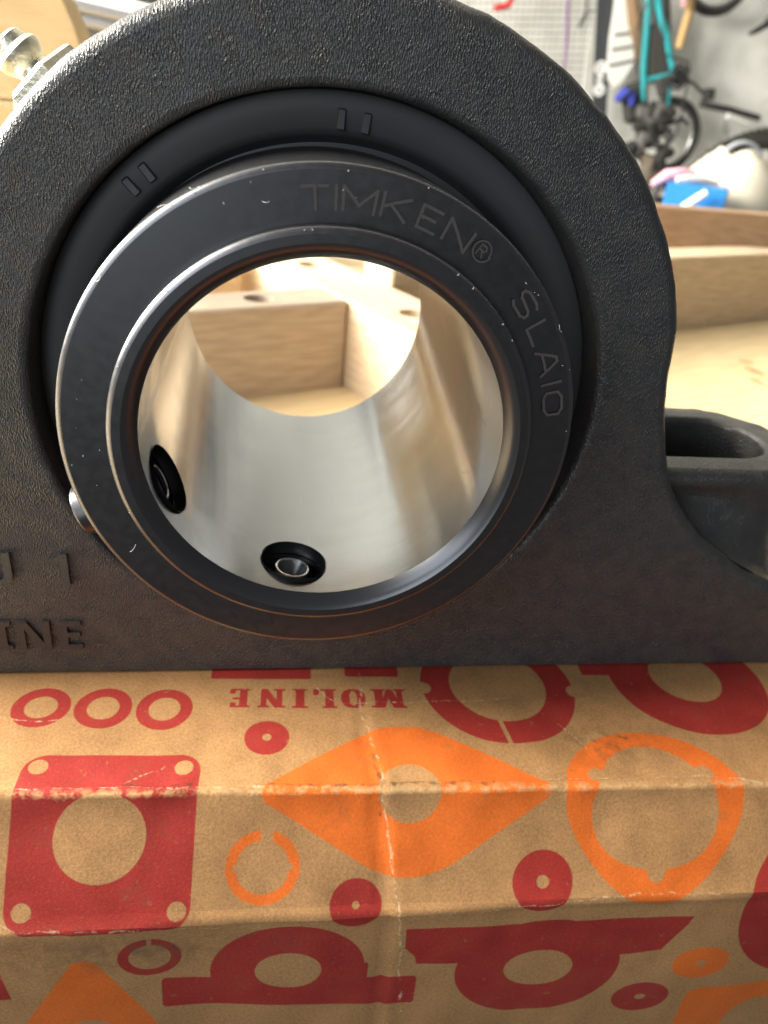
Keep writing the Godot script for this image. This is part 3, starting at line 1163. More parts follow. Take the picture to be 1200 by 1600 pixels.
	for k in 6:
		var p: Vector2 = corner[k]
		var q: Vector2 = corner[(k + 1) % 6]
		var w := func(c: Vector2, r: float, h: float) -> Vector3: return gc + gb * Vector3(c.x * r, c.y * r, h)
		var mid := (p + q) / 2.0
		var out := gb * Vector3(mid.x, mid.y, 0)
		hex.quad(w.call(p, 0.24, 2.1), w.call(q, 0.24, 2.1), w.call(q, 0.24, 2.265), w.call(p, 0.24, 2.265), out)
		hex.quad(w.call(p, 0.24, 2.265), w.call(q, 0.24, 2.265), w.call(q, 0.215, 2.285), w.call(p, 0.215, 2.285), out + gd)
		hex.flat(w.call(p, 0.215, 2.285), w.call(q, 0.215, 2.285), w.call(p, 0.0, 2.285), gd)
	var fit := build("grease_fitting", hex, zinc, o)
	var nip := maker()
	nip.lathe([Vector2(0.112, 2.28), Vector2(0.090, 2.305), Vector2(0.086, 2.325), Vector2(0.125, 2.38), Vector2(0.129, 2.41), Vector2(0.116, 2.43), Vector2(0.099, 2.44), Vector2(0.090, 2.485), Vector2(0.069, 2.5), Vector2(0.0, 2.503)], 36, gc, gb, -1.0)
	build("nipple", nip, zinc, fit)
	lint(o)


func lint(parent: Node3D) -> void:
	var rng := RandomNumberGenerator.new()
	rng.seed = 4
	var b := maker()
	for k in 34:
		var a := rng.randf_range(0.0, PI * 1.15)
		var on_edge := rng.randf() < 0.5
		var r := (1.41 if rng.randf() < 0.5 else 1.14) if on_edge else rng.randf_range(1.17, 1.39)
		var z := (COLLAR if r > 1.16 else 0.0) - (0.008 if on_edge else 0.0)
		var s := rng.randf_range(0.002, 0.005)
		b.block(Vector3(cos(a) * r, sin(a) * r, z + s * 0.6), Vector3(s, s * rng.randf_range(1.0, 2.6), s), 0.0, Basis(Vector3(0, 0, 1), rng.randf() * TAU))
	# a few curled fibres
	for f in [[105.0, 1.27, 0.05], [126.0, 1.437, 0.11], [119.0, 1.44, 0.05], [143.5, 1.4, 0.05], [214.0, 1.32, 0.08], [31.0, 1.41, 0.05]]:
		var a := deg_to_rad(f[0])
		var p = Vector2(cos(a), sin(a)) * f[1]
		var dir := rng.randf() * TAU if f[0] != 126.0 else 0.5
		var path := []
		var curl := rng.randf_range(-1.4, 1.4)
		for k in 7:
			path.append(Vector3(p.x, p.y, (COLLAR if f[1] > 1.16 else 0.0) + 0.006 + 0.01 * sin(k * 0.9)))
			p += Vector2.from_angle(dir) * f[2] / 6.0
			dir += curl / 6.0
		b.tube(path, 0.0018, 5)
	var o := build("lint", b, mat(lin(0.75, 0.74, 0.7), 0.9), parent)
	o.set_meta("kind", "stuff")


# ------------------------------------------------------------------ the bench
func wood(c0: Color, c1: Color, rough: float, sd: int, scale := Vector3(2.2, 22, 22)) -> StandardMaterial3D:
	var m := mat(Color.WHITE, rough, 0.0, 0.4)
	m.albedo_texture = noise_tex(0.011, 5, 1024, FastNoiseLite.TYPE_SIMPLEX_SMOOTH, [[0.1, c0], [0.45, c0.lerp(c1, 0.45)], [0.55, c0.lerp(c1, 0.7)], [0.9, c1]], sd)
	m.uv1_triplanar = true
	m.uv1_scale = scale
	return m


# a board along x (length), with round dog holes through its top
func board(called: String, label: String, size: Vector3, at: Vector3, turn: float, m: Material, holes: Array = [], group := "", hole_r := 0.33) -> Node3D:
	var o := thing(called, label, "board", at * U, group)
	o.rotation.y = turn
	var b := maker()
	var h := size / 2.0
	var e := 0.05
	var top := size.y
	var place := func(p: Vector2) -> Vector3: return Vector3(p.x, top, p.y)
	var normal := func(_p: Vector2) -> Vector3: return Vector3.UP
	# top, cut into lengths round each hole
	var x := -h.x + e
	for q in holes:
		if q - 0.7 > x:
			b.quad(place.call(Vector2(x, -h.z + e)), place.call(Vector2(q - 0.7, -h.z + e)), place.call(Vector2(q - 0.7, h.z - e)), place.call(Vector2(x, h.z - e)), Vector3.UP)
		b.holed(Rect2(q - 0.7, -h.z + e, 1.4, size.z - 2 * e), Vector2(q, 0), hole_r, 10, 8, place, normal)
		b.lathe([Vector2(hole_r, 0.0), Vector2(hole_r, 1.6), Vector2(0, 1.6)], 40, Vector3(q, top, 0), Basis(Vector3(1, 0, 0), PI / 2.0), -1.0)
		x = q + 0.7
	b.quad(place.call(Vector2(x, -h.z + e)), place.call(Vector2(h.x - e, -h.z + e)), place.call(Vector2(h.x - e, h.z - e)), place.call(Vector2(x, h.z - e)), Vector3.UP)
	for s in [-1.0, 1.0]:
		b.quad(Vector3(-h.x + e, top, s * (h.z - e)), Vector3(h.x - e, top, s * (h.z - e)), Vector3(h.x - e, top - e, s * h.z), Vector3(-h.x + e, top - e, s * h.z), Vector3(0, 1, s))
		b.quad(Vector3(-h.x + e, top - e, s * h.z), Vector3(h.x - e, top - e, s * h.z), Vector3(h.x - e, 0, s * h.z), Vector3(-h.x + e, 0, s * h.z), Vector3(0, 0, s))
		b.quad(Vector3(s * (h.x - e), top, -h.z + e), Vector3(s * (h.x - e), top, h.z - e), Vector3(s * h.x, top - e, h.z - e), Vector3(s * h.x, top - e, -h.z + e), Vector3(s, 1, 0))
		b.quad(Vector3(s * h.x, top - e, -h.z + e), Vector3(s * h.x, top - e, h.z - e), Vector3(s * h.x, 0, h.z - e), Vector3(s * h.x, 0, -h.z + e), Vector3(s, 0, 0))
		b.quad(Vector3(s * h.x, top - e, h.z - e), Vector3(s * (h.x - e), top - e, h.z), Vector3(s * (h.x - e), 0, h.z), Vector3(s * h.x, 0, h.z - e), Vector3(s, 0, 1))
	var part := MeshInstance3D.new()
	part.name = "timber"
	part.mesh = b.mesh()
	part.material_override = m
	o.add_child(part, true)
	return o


func on_bench(p: float, q: float, y := FLOOR) -> Vector3:   # bench frame: p along its rails, q away from the camera
	return Vector3(cos(BENCH_TURN) * p - sin(BENCH_TURN) * q, y, -sin(BENCH_TURN) * p - cos(BENCH_TURN) * q)


func bench() -> void:
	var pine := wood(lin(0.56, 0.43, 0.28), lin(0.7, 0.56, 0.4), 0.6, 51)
	var pine_shaded := wood(lin(0.38, 0.3, 0.225), lin(0.49, 0.395, 0.305), 0.6, 52)  # rail wood darkened: the pocket's shadow is put into its colour
	var ply := wood(lin(0.64, 0.49, 0.27), lin(0.75, 0.59, 0.35), 0.55, 53, Vector3(1.4, 9, 9))
	var brown := wood(lin(0.3, 0.19, 0.11), lin(0.42, 0.29, 0.18), 0.65, 54)
	# the plywood sheet that the box stands on
	var f := thing("bench_floor", "pale plywood sheet with dark knots, under the cardboard box and between the rails", "plywood sheet", on_bench(10, 13.5, FLOOR - 0.6) * U)
	f.rotation.y = BENCH_TURN
	var fb := maker()
	fb.block(Vector3(0, 0.298, 0), Vector3(60, 0.596, 26), 0.04)
	var sheet := MeshInstance3D.new()
	sheet.name = "sheet"
	sheet.mesh = fb.mesh()
	sheet.material_override = ply
	f.add_child(sheet, true)
	# knots: dark hard whorls let into the sheet
	for kn in [[20.2, 9.5, 0.3, 0.22], [19.6, 8.8, 0.24, 0.5], [18.75, 8.1, 0.16, 0.42]]:
		var kb := maker()
		var c := on_bench(kn[0], kn[1], FLOOR + 0.0)
		var rows := []
		for ringi in 4:
			var row := []
			for k in 20:
				var a := TAU * k / 20.0
				var rr: float = ringi / 3.0 * (0.8 + 0.3 * noise.get_noise_2d(cos(a) * 90.0 + kn[0] * 50.0, sin(a) * 90.0))
				row.append(c + Vector3(cos(a) * rr * kn[2], 0.012 * (1.0 - ringi / 3.0), sin(a) * rr * kn[3]))
			rows.append(row)
		kb.sheet(rows, 1.0, [], true)
		var knot := MeshInstance3D.new()
		knot.name = "knot"
		knot.mesh = kb.mesh()
		knot.material_override = mat(lin(0.48, 0.32, 0.15), 0.6)
		f.add_child(knot, true)
		knot.transform = f.transform.affine_inverse()
	var g := "rails of the bench frame"
	board("bench_rail", "shadow-toned rail with a dog hole, seen through the bore as the pocket's shaded back wall", Vector3(11.15, 2.02, 1.3), on_bench(1.6, 12.3), BENCH_TURN, pine_shaded, [3.65], g)
	board("bench_rail", "pale rail with dog holes running away behind the bore, right wall of the pocket", Vector3(15.0, 2.02, 1.8), on_bench(8.1, 15.2), BENCH_TURN + PI / 2.0, pine, [-4.8, 0.05, 4.6], g)
	board("bench_rail", "long pale rail across the plywood at the right of the bearing", Vector3(25.0, 2.42, 1.35), on_bench(21.55, 13.4), BENCH_TURN, pine, [], g)
	board("bench_rail", "short pale rail with a rounded end piece, behind the shaded rail with one hole", Vector3(9.0, 1.95, 1.5), on_bench(2.3, 17.6), BENCH_TURN, pine, [-2.0], g)
	board("bench_apron", "dark brown weathered board standing along the far edge of the bench", Vector3(24.0, 3.55, 0.8), Vector3(17.5, -4.6, -24.0), 0.045, brown)
	# tall rounded plywood end, upper left, with a joint across it
	var pan := thing("rounded_end_panel", "tall pale wooden panel with a rounded shoulder, behind the grease fitting", "wooden panel", Vector3(-7.5, FLOOR, -14.6) * U)
	var lo := maker()
	lo.block(Vector3(-5.4, (FLOOR + 0.84) / 2.0, -14.6), Vector3(2.7, 0.84 - FLOOR - 0.03, 1.3), 0.06)
	build("lower_board", lo, ply, pan)
	var up := maker()
	var poly := PackedVector2Array([Vector2(-6.8, 0.85), Vector2(-4.02, 0.85), Vector2(-3.93, 1.3), Vector2(-3.97, 1.75), Vector2(-4.07, 2.15), Vector2(-4.25, 2.6), Vector2(-4.6, 3.1), Vector2(-5.2, 3.5), Vector2(-6.2, 3.7), Vector2(-6.8, 3.72)])
	up.prism(poly, -15.25, -13.97)
	build("upper_board", up, ply, pan)


# ------------------------------------------------------------------ the garage behind
func pipe(parent: Node3D, called: String, pts: Array, r, m: Material, sides := 8) -> MeshInstance3D:
	var b := maker(1.0)
	b.tube(pts, r, sides)
	return build(called, b, m, parent)


func loop_pts(c: Vector3, r: float, tilt: float, n := 40, a0 := 0.0, a1 := TAU) -> Array:
	var out := []
	for k in n:
		var a := lerpf(a0, a1, float(k) / n)
		out.append(c + Basis(Vector3(0, 1, 0), tilt) * Vector3(cos(a) * r, sin(a) * r, 0))
	return out


func wheel(parent: Node3D, c: Vector3, r: float, tilt: float, tyre: Material, rim: Material) -> void:
	var b := maker(1.0)
	b.tube(loop_pts(c, r - 0.02, tilt, 48), 0.021, 8, true)
	var w := build("wheel", b, tyre, parent)
	var q := maker(1.0)
	q.tube(loop_pts(c, r - 0.05, tilt, 48), 0.012, 6, true)
	build("rim", q, rim, w)
	var h := maker(1.0)
	for k in 16:
		var a := TAU * k / 16.0
		var e := c + Basis(Vector3(0, 1, 0), tilt) * Vector3(cos(a) * (r - 0.05), sin(a) * (r - 0.05), 0)
		h.tube([c + Vector3(0, 0, 0.02 * (1 if k % 2 else -1)), e], 0.0018, 4)
	h.tube([c + Vector3(0, 0, -0.04), c + Vector3(0, 0, 0.04)], 0.022, 10)
	build("spokes_and_hub", h, rim, w)


func garage() -> void:
	var Z := -4.95
	var plaster := mat(Color.WHITE, 0.9)
	plaster.albedo_texture = noise_tex(0.006, 5, 1024, FastNoiseLite.TYPE_SIMPLEX_SMOOTH, [[0.15, lin(0.72, 0.72, 0.68)], [0.5, lin(0.82, 0.82, 0.78)], [1.0, lin(0.88, 0.88, 0.85)]], 61)
	plaster.uv1_triplanar = true
	plaster.uv1_scale = Vector3(0.7, 0.7, 0.7)
	var wb := maker(1.0)
	wb.block(Vector3(0.8, 0.6, Z - 0.25), Vector3(10, 5, 0.2), 0.0)
	setting(build("garage_wall", wb, plaster))
	var gb := maker(1.0)
	gb.block(Vector3(0.8, -1.05, -3.1), Vector3(10, 0.2, 4.0), 0.0)
	var conc := mat(Color.WHITE, 0.85)
	conc.albedo_texture = noise_tex(0.01, 5, 512, FastNoiseLite.TYPE_SIMPLEX_SMOOTH, [[0.0, lin(0.2, 0.19, 0.18)], [1.0, lin(0.32, 0.31, 0.29)]], 62)
	conc.uv1_triplanar = true
	conc.uv1_scale = Vector3(0.5, 0.5, 0.5)
	setting(build("garage_floor", gb, conc))
	var cb := maker(1.0)
	cb.block(Vector3(0.8, 1.85, -2.75), Vector3(10, 0.2, 4.9), 0.0)
	setting(build("garage_ceiling", cb, mat(lin(0.74, 0.74, 0.72), 0.9)))

	var teal := mat(lin(0.03, 0.42, 0.47), 0.3)
	teal.clearcoat_enabled = true
	teal.clearcoat = 0.5
	var rubber := mat(lin(0.025, 0.025, 0.025), 0.7)
	var alloy := mat(lin(0.6, 0.6, 0.6), 0.35, 1.0)
	var darkm := mat(lin(0.04, 0.04, 0.042), 0.45, 0.5)
	var white := mat(lin(0.75, 0.75, 0.72), 0.6)

	# wire grid panel on the wall
	var wg := thing("wire_grid_panel", "white wire grid panel hung on the garage wall left of the grey strap", "wire panel", Vector3(1.35, 0.0, Z))
	var fr := maker(1.0)
	fr.tube([Vector3(0.9, -0.2, Z), Vector3(0.85, 1.0, Z)], 0.006, 6)
	build("frame_rod", fr, white, wg)
	fr = maker(1.0)
	fr.tube([Vector3(1.86, -0.2, Z), Vector3(1.76, 1.0, Z)], 0.006, 6)
	build("frame_rod", fr, white, wg)
	var wi := maker(1.0)
	for k in 26:
		var x := 0.92 + k * 0.036
		wi.tube([Vector3(x + 0.02, -0.2, Z), Vector3(x - 0.07, 1.0, Z)], 0.003, 4)
	for k in 33:
		var y := -0.18 + k * 0.036
		wi.tube([Vector3(0.88, y - 0.06, Z + 0.006), Vector3(1.82, y + 0.03, Z + 0.006)], 0.003, 4)
	build("wire_mesh", wi, mat(lin(0.22, 0.215, 0.2), 0.5), wg).set_meta("kind", "stuff")

	var cord := thing("purple_cord", "thin purple cord hanging in front of the wire grid", "cord", Vector3(1.65, 0.3, Z + 0.03))
	pipe(cord, "strand", [Vector3(1.605, 0.8, Z + 0.03), Vector3(1.635, 0.57, Z + 0.03), Vector3(1.662, 0.42, Z + 0.03), Vector3(1.681, 0.3, Z + 0.03), Vector3(1.69, 0.15, Z + 0.03)], 0.008, mat(lin(0.18, 0.05, 0.22), 0.6))

	var clip := thing("wall_clip", "small black spring clip hooked on the wire grid beside the strap", "clip", Vector3(1.74, 0.47, Z + 0.03))
	pipe(clip, "handle", [Vector3(1.727, 0.445, Z + 0.03), Vector3(1.745, 0.485, Z + 0.03), Vector3(1.758, 0.515, Z + 0.03)], [0.007, 0.011, 0.008], rubber)
	pipe(clip, "jaw", [Vector3(1.745, 0.6, Z + 0.03), Vector3(1.757, 0.52, Z + 0.03), Vector3(1.8, 0.535, Z + 0.03)], 0.006, rubber)

	# grey strap with white lettering on a pale oval
	var st := thing("grey_strap", "wide slate grey strap with a white logo, hanging on the garage wall", "strap", Vector3(1.9, 0.1, Z + 0.05))
	var sb := maker(1.0)
	var s_rows := []
	for k in 2:
		var row := []
		for z in [Z + 0.03, Z + 0.055]:
			row.append(z)
		s_rows.append(row)
	sb.prism(PackedVector2Array([Vector2(1.925, -0.1), Vector2(2.012, -0.09), Vector2(1.845, 0.86), Vector2(1.756, 0.85)]), Z + 0.03, Z + 0.055)
	build("webbing", sb, mat(lin(0.035, 0.039, 0.044), 0.7), st)
	var lg := maker(1.0)
	for d in [[1.897, 0.257, 0.037], [1.905, 0.2, 0.022], [1.913, 0.145, 0.034]]:
		var disc := PackedVector2Array()
		for k in 24:
			disc.append(Vector2(d[0], d[1]) + Vector2.from_angle(TAU * k / 24.0) * d[2])
		lg.prism(disc, Z + 0.0552, Z + 0.0575 + d[2] * 0.03)
	var logo := build("logo_patch", lg, mat(lin(0.8, 0.8, 0.8), 0.5), st)
	var ll := maker(1.0)
	var arc := []
	for k in 9:
		arc.append(Vector3(1.897, 0.257, Z + 0.0605) + Vector3(cos(0.6 + k * 0.6), sin(0.6 + k * 0.6), 0) * 0.02)
	ll.tube(arc, 0.0035, 5)
	build("logo_letter", ll, darkm, logo)
	ll = maker(1.0)
	ll.tube([Vector3(1.89, 0.21, Z + 0.06), Vector3(1.905, 0.19, Z + 0.06), Vector3(1.92, 0.21, Z + 0.06)], 0.003, 5)
	build("logo_letter", ll, darkm, logo)
	ll = maker(1.0)
	ll.tube([Vector3(1.898, 0.155, Z + 0.06), Vector3(1.926, 0.15, Z + 0.06), Vector3(1.915, 0.13, Z + 0.06), Vector3(1.9, 0.14, Z + 0.06)], 0.003, 5)
	build("logo_letter", ll, darkm, logo)

	# white bag strapped with dark bands
	var bg := thing("strapped_white_bag", "cream bag with two dark bands hanging between the strap and the teal bicycle", "bag", Vector3(1.98, 0.18, Z + 0.06))
	var bb := maker(1.0)
	bb.prism(PackedVector2Array([Vector2(1.91, 0.41), Vector2(1.93, 0.28), Vector2(1.955, 0.2), Vector2(1.99, 0.165), Vector2(2.03, 0.2), Vector2(2.075, 0.29), Vector2(2.09, 0.38), Vector2(2.05, 0.45), Vector2(2.0, 0.62), Vector2(1.93, 0.7), Vector2(1.9, 0.6)]), Z + 0.02, Z + 0.09)
	build("sack", bb, white, bg)
	for y in [[0.272, 0.315], [0.352, 0.39], [0.425, 0.46]]:
		pipe(bg, "band", [Vector3(1.925, y[0], Z + 0.093), Vector3(1.99, (y[0] + y[1]) / 2.0 - 0.004, Z + 0.098), Vector3(2.075, y[1], Z + 0.093)], 0.008, mat(lin(0.2, 0.2, 0.19), 0.6))
	var br := thing("brown_sleeve", "soft brown cloth sleeve draped beside the cream bag", "cloth", Vector3(2.02, 0.4, Z + 0.12))
	pipe(br, "cloth", [Vector3(1.95, 0.75, Z + 0.12), Vector3(1.975, 0.6, Z + 0.12), Vector3(2.02, 0.5, Z + 0.12), Vector3(2.06, 0.4, Z + 0.12), Vector3(2.085, 0.3, Z + 0.12)], [0.03, 0.035, 0.04, 0.025, 0.012], mat(lin(0.25, 0.16, 0.09), 0.9))

	# teal bicycle standing on end against the wall
	var bz := Z + 0.14
	var bike := thing("teal_bicycle", "teal bicycle hung upright on the garage wall, wheel at the bottom", "bicycle", Vector3(2.2, -0.2, bz))
	pipe(bike, "frame_tube", [Vector3(2.04, 0.75, bz), Vector3(2.075, 0.55, bz), Vector3(2.1, 0.4, bz), Vector3(2.12, 0.3, bz), Vector3(2.145, 0.2, bz), Vector3(2.17, 0.1, bz)], [0.018, 0.019, 0.02, 0.019, 0.017, 0.012], teal)
	pipe(bike, "frame_tube", [Vector3(2.06, 0.75, bz), Vector3(2.13, 0.58, bz), Vector3(2.21, 0.455, bz), Vector3(2.31, 0.27, bz)], [0.022, 0.022, 0.022, 0.015], teal)
	pipe(bike, "frame_tube", [Vector3(2.13, 0.212, bz), Vector3(2.24, 0.245, bz), Vector3(2.31, 0.262, bz)], 0.014, teal)
	pipe(bike, "frame_tube", [Vector3(2.3, 0.2, bz + 0.03), Vector3(2.315, 0.06, bz + 0.03), Vector3(2.325, -0.02, bz + 0.03)], 0.012, teal)
	wheel(bike, Vector3(2.37, -0.06, bz), 0.215, 0.1, rubber, alloy)
	var cr := maker(1.0)
	cr.tube(loop_pts(Vector3(2.325, 0.25, bz + 0.05), 0.06, 0.2, 28), 0.008, 6, true)
	cr.tube(loop_pts(Vector3(2.325, 0.25, bz + 0.05), 0.035, 0.2, 20), 0.012, 6, true)
	cr.tube([Vector3(2.325, 0.25, bz - 0.05), Vector3(2.325, 0.25, bz + 0.08)], 0.03, 12)
	cr.tube([Vector3(2.325, 0.25, bz + 0.07), Vector3(2.42, 0.225, bz + 0.07), Vector3(2.5, 0.178, bz + 0.07)], 0.01, 6)
	var crank := build("crankset", cr, darkm, bike)
	var pd := maker(1.0)
	pd.block(Vector3(2.513, 0.18, bz + 0.1), Vector3(0.055, 0.06, 0.06), 0.008, Basis(Vector3(0, 0, 1), 0.1))
	build("pedal", pd, rubber, crank)
	var dr := maker(1.0)
	dr.block(Vector3(2.27, 0.2, bz), Vector3(0.09, 0.12, 0.05), 0.02, Basis(Vector3(0, 0, 1), 0.5))
	dr.block(Vector3(2.2, 0.36, bz - 0.02), Vector3(0.13, 0.3, 0.05), 0.02, Basis(Vector3(0, 0, 1), 0.25))
	dr.block(Vector3(2.17, 0.55, bz - 0.02), Vector3(0.1, 0.24, 0.04), 0.02, Basis(Vector3(0, 0, 1), 0.3))
	build("frame_bag", dr, mat(lin(0.05, 0.047, 0.044), 0.8), bike)
	var dl := maker(1.0)
	dl.block(Vector3(2.27, -0.08, bz + 0.04), Vector3(0.05, 0.13, 0.03), 0.012, Basis(Vector3(0, 0, 1), -0.6))
	dl.tube(loop_pts(Vector3(2.34, -0.07, bz + 0.03), 0.045, 0.1, 20), 0.012, 6, true)
	dl.tube([Vector3(2.32, 0.0, bz + 0.04), Vector3(2.42, 0.04, bz + 0.04), Vector3(2.46, 0.01, bz + 0.05)], 0.012, 6)
	build("gear_changer", dl, darkm, bike)

	# handlebar with a brake lever, of a second bicycle lying lower
	var hb := thing("bicycle_handlebar", "black handlebar grip with a silver brake lever, right of the teal bicycle's wheel", "handlebar", Vector3(2.7, 0.05, bz + 0.1))
	pipe(hb, "bar", [Vector3(2.5, 0.13, bz + 0.05), Vector3(2.56, 0.12, bz + 0.1), Vector3(2.68, 0.112, bz + 0.1)], 0.02, darkm)
	pipe(hb, "grip", [Vector3(2.66, 0.115, bz + 0.1), Vector3(2.77, 0.1, bz + 0.1), Vector3(2.87, 0.086, bz + 0.1)], 0.018, rubber)
	pipe(hb, "brake_lever", [Vector3(2.65, 0.08, bz + 0.13), Vector3(2.7, 0.072, bz + 0.13), Vector3(2.8, 0.05, bz + 0.13)], [0.018, 0.012, 0.01], white)
	pipe(hb, "brake_cable", [Vector3(2.66, 0.06, bz + 0.12), Vector3(2.655, 0.0, bz + 0.12), Vector3(2.69, -0.03, bz + 0.12), Vector3(2.68, 0.03, bz + 0.12)], 0.004, darkm)

	# low tyres and tools in front of the wall
	var ty := thing("spare_tyre", "dark knobbly tyre leaning on the wall above the cream tub", "tyre", Vector3(2.85, -0.3, bz + 0.15))
	var tb := maker(1.0)
	tb.tube([Vector3(2.5, -0.33, bz + 0.15), Vector3(2.58, -0.2, bz + 0.15), Vector3(2.68, -0.105, bz + 0.15), Vector3(2.8, -0.045, bz + 0.15), Vector3(2.93, -0.025, bz + 0.15), Vector3(3.04, -0.04, bz + 0.15), Vector3(3.07, -0.11, bz + 0.15)], [0.05, 0.055, 0.055, 0.055, 0.055, 0.05, 0.04], 10)
	var tread := build("casing", tb, mat(lin(0.035, 0.033, 0.03), 0.85), ty)
	var kb := maker(1.0)
	for k in 26:
		var f := k / 25.0
		var p := Vector3(lerpf(2.56, 3.05, f), -0.15 + 0.17 * sin(minf(f * 1.9, 1.57)), bz + 0.16)
		kb.block(p + Vector3(0, 0.02 * (k % 2), 0.0), Vector3(0.012, 0.018, 0.05), 0.003, Basis(Vector3(0, 0, 1), 0.8 - f))
	build("tread", kb, mat(lin(0.04, 0.038, 0.035), 0.9), tread).set_meta("kind", "stuff")
	var tm := thing("upper_bicycle_wheel", "bicycle wheel with a black tyre hanging at the top right of the wall", "bicycle wheel", Vector3(2.46, 0.6, Z + 0.1))
	wheel(tm, Vector3(2.46, 0.79, Z + 0.1), 0.225, 0.05, rubber, alloy)
	var lv := thing("hanging_brake_lever", "black brake lever with a looped end, alone on the white wall at right", "brake lever", Vector3(2.83, 0.53, Z + 0.05))
	pipe(lv, "lever", [Vector3(2.765, 0.512, Z + 0.05), Vector3(2.8, 0.53, Z + 0.05), Vector3(2.835, 0.553, Z + 0.05), Vector3(2.9, 0.61, Z + 0.05)], [0.009, 0.016, 0.018, 0.008], rubber)
	pipe(lv, "loop", [Vector3(2.84, 0.56, Z + 0.05), Vector3(2.85, 0.605, Z + 0.05), Vector3(2.9, 0.63, Z + 0.05), Vector3(2.96, 0.62, Z + 0.05), Vector3(2.92, 0.58, Z + 0.05), Vector3(2.85, 0.55, Z + 0.05)], 0.006, rubber)
	var sk := thing("wooden_handle", "tan wooden tool handle hanging right of the teal bicycle tubes", "tool handle", Vector3(2.285, 0.39, Z + 0.3))
	pipe(sk, "shaft", [Vector3(2.29, 0.7, Z + 0.2), Vector3(2.29, 0.56, Z + 0.2), Vector3(2.285, 0.47, Z + 0.2), Vector3(2.28, 0.39, Z + 0.2)], [0.02, 0.024, 0.026, 0.024], mat(lin(0.5, 0.33, 0.14), 0.6))
	var pk := thing("pink_ribbon", "pale pink ribbon hanging at the top between the teal tubes and the wooden handle", "ribbon", Vector3(2.2, 0.57, Z + 0.26))
	pipe(pk, "ribbon", [Vector3(2.2, 0.75, Z + 0.26), Vector3(2.215, 0.65, Z + 0.26), Vector3(2.222, 0.575, Z + 0.26)], [0.03, 0.026, 0.012], mat(lin(0.62, 0.33, 0.36), 0.7))
	var bl := thing("blue_rag", "small bright blue rag below the cream bag", "rag", Vector3(2.03, 0.1, Z + 0.16))
	pipe(bl, "cloth", [Vector3(1.99, 0.1, Z + 0.16), Vector3(2.03, 0.14, Z + 0.16), Vector3(2.08, 0.13, Z + 0.16), Vector3(2.09, 0.08, Z + 0.16)], [0.02, 0.035, 0.03, 0.015], mat(lin(0.05, 0.07, 0.45), 0.8))
	var rd := thing("red_handle", "red tool handle at the very top beside the bearing's crown", "tool handle", Vector3(1.29, 0.5, Z + 0.1))
	pipe(rd, "grip", [Vector3(1.2, 0.48, Z + 0.1), Vector3(1.275, 0.5, Z + 0.1), Vector3(1.31, 0.58, Z + 0.1), Vector3(1.31, 0.66, Z + 0.1)], 0.017, mat(lin(0.55, 0.03, 0.03), 0.4))

	# chain and cables of the upright bicycle
	var ch := maker(1.0)
	ch.tube([Vector3(2.385, 0.25, bz + 0.06), Vector3(2.4, 0.08, bz + 0.05), Vector3(2.4, -0.05, bz + 0.05), Vector3(2.36, -0.1, bz + 0.05), Vector3(2.32, -0.05, bz + 0.05), Vector3(2.275, 0.1, bz + 0.05), Vector3(2.27, 0.25, bz + 0.06)], 0.007, 6)
	build("chain", ch, darkm, bike)
	for c in [[Vector3(2.06, 0.62, bz + 0.04), Vector3(2.0, 0.45, bz + 0.06), Vector3(2.05, 0.28, bz + 0.06), Vector3(2.1, 0.2, bz + 0.06), Vector3(2.0, 0.1, bz + 0.06)], [Vector3(2.1, 0.7, bz + 0.05), Vector3(2.15, 0.5, bz + 0.07), Vector3(2.2, 0.35, bz + 0.07), Vector3(2.35, 0.33, bz + 0.07), Vector3(2.38, 0.28, bz + 0.07)], [Vector3(2.12, 0.12, bz + 0.06), Vector3(2.2, 0.06, bz + 0.08), Vector3(2.24, -0.06, bz + 0.08), Vector3(2.18, -0.16, bz + 0.08)]]:
		pipe(bike, "brake_cable", c, 0.006, darkm, 6)
	var mg := maker(1.0)
	mg.block(Vector3(2.13, 0.1, bz - 0.03), Vector3(0.16, 0.22, 0.06), 0.03, Basis(Vector3(0, 0, 1), 0.35))
	build("saddle_bag", mg, mat(lin(0.045, 0.043, 0.04), 0.85), bike)
	# a heap of dark garage gear on the floor below the bicycles
	var rng := RandomNumberGenerator.new()
	rng.seed = 12
	var kinds := [["dark backpack", lin(0.03, 0.028, 0.027)], ["grey work glove", lin(0.13, 0.125, 0.12)], ["black shoe", lin(0.03, 0.03, 0.03)], ["tan canvas roll", lin(0.16, 0.13, 0.1)], ["black pump hose", lin(0.02, 0.02, 0.022)]]
	var spots := [[2.2, -0.02, 0], [2.16, -0.13, 1], [2.33, -0.2, 0], [2.35, -0.3, 2], [2.27, -0.25, 3], [2.47, -0.31, 4], [2.42, -0.42, 2], [2.2, 0.05, 1], [2.56, -0.38, 0], [2.1, -0.2, 2], [2.28, -0.1, 4], [2.25, 0.05, 0], [2.45, -0.25, 4], [2.3, -0.36, 1]]
	var where := ["against the wheel's left", "left of the lower wheel spokes", "below the wheel hub", "under the teal wheel", "left under the teal wheel", "right under the teal wheel", "lowest of the heap, beside the blue box", "highest of the heap, under the blue rag", "beside the cream tub", "leftmost of the heap", "in front of the wheel hub", "just under the crank", "across the wheel's lower rim", "left above the blue box"]
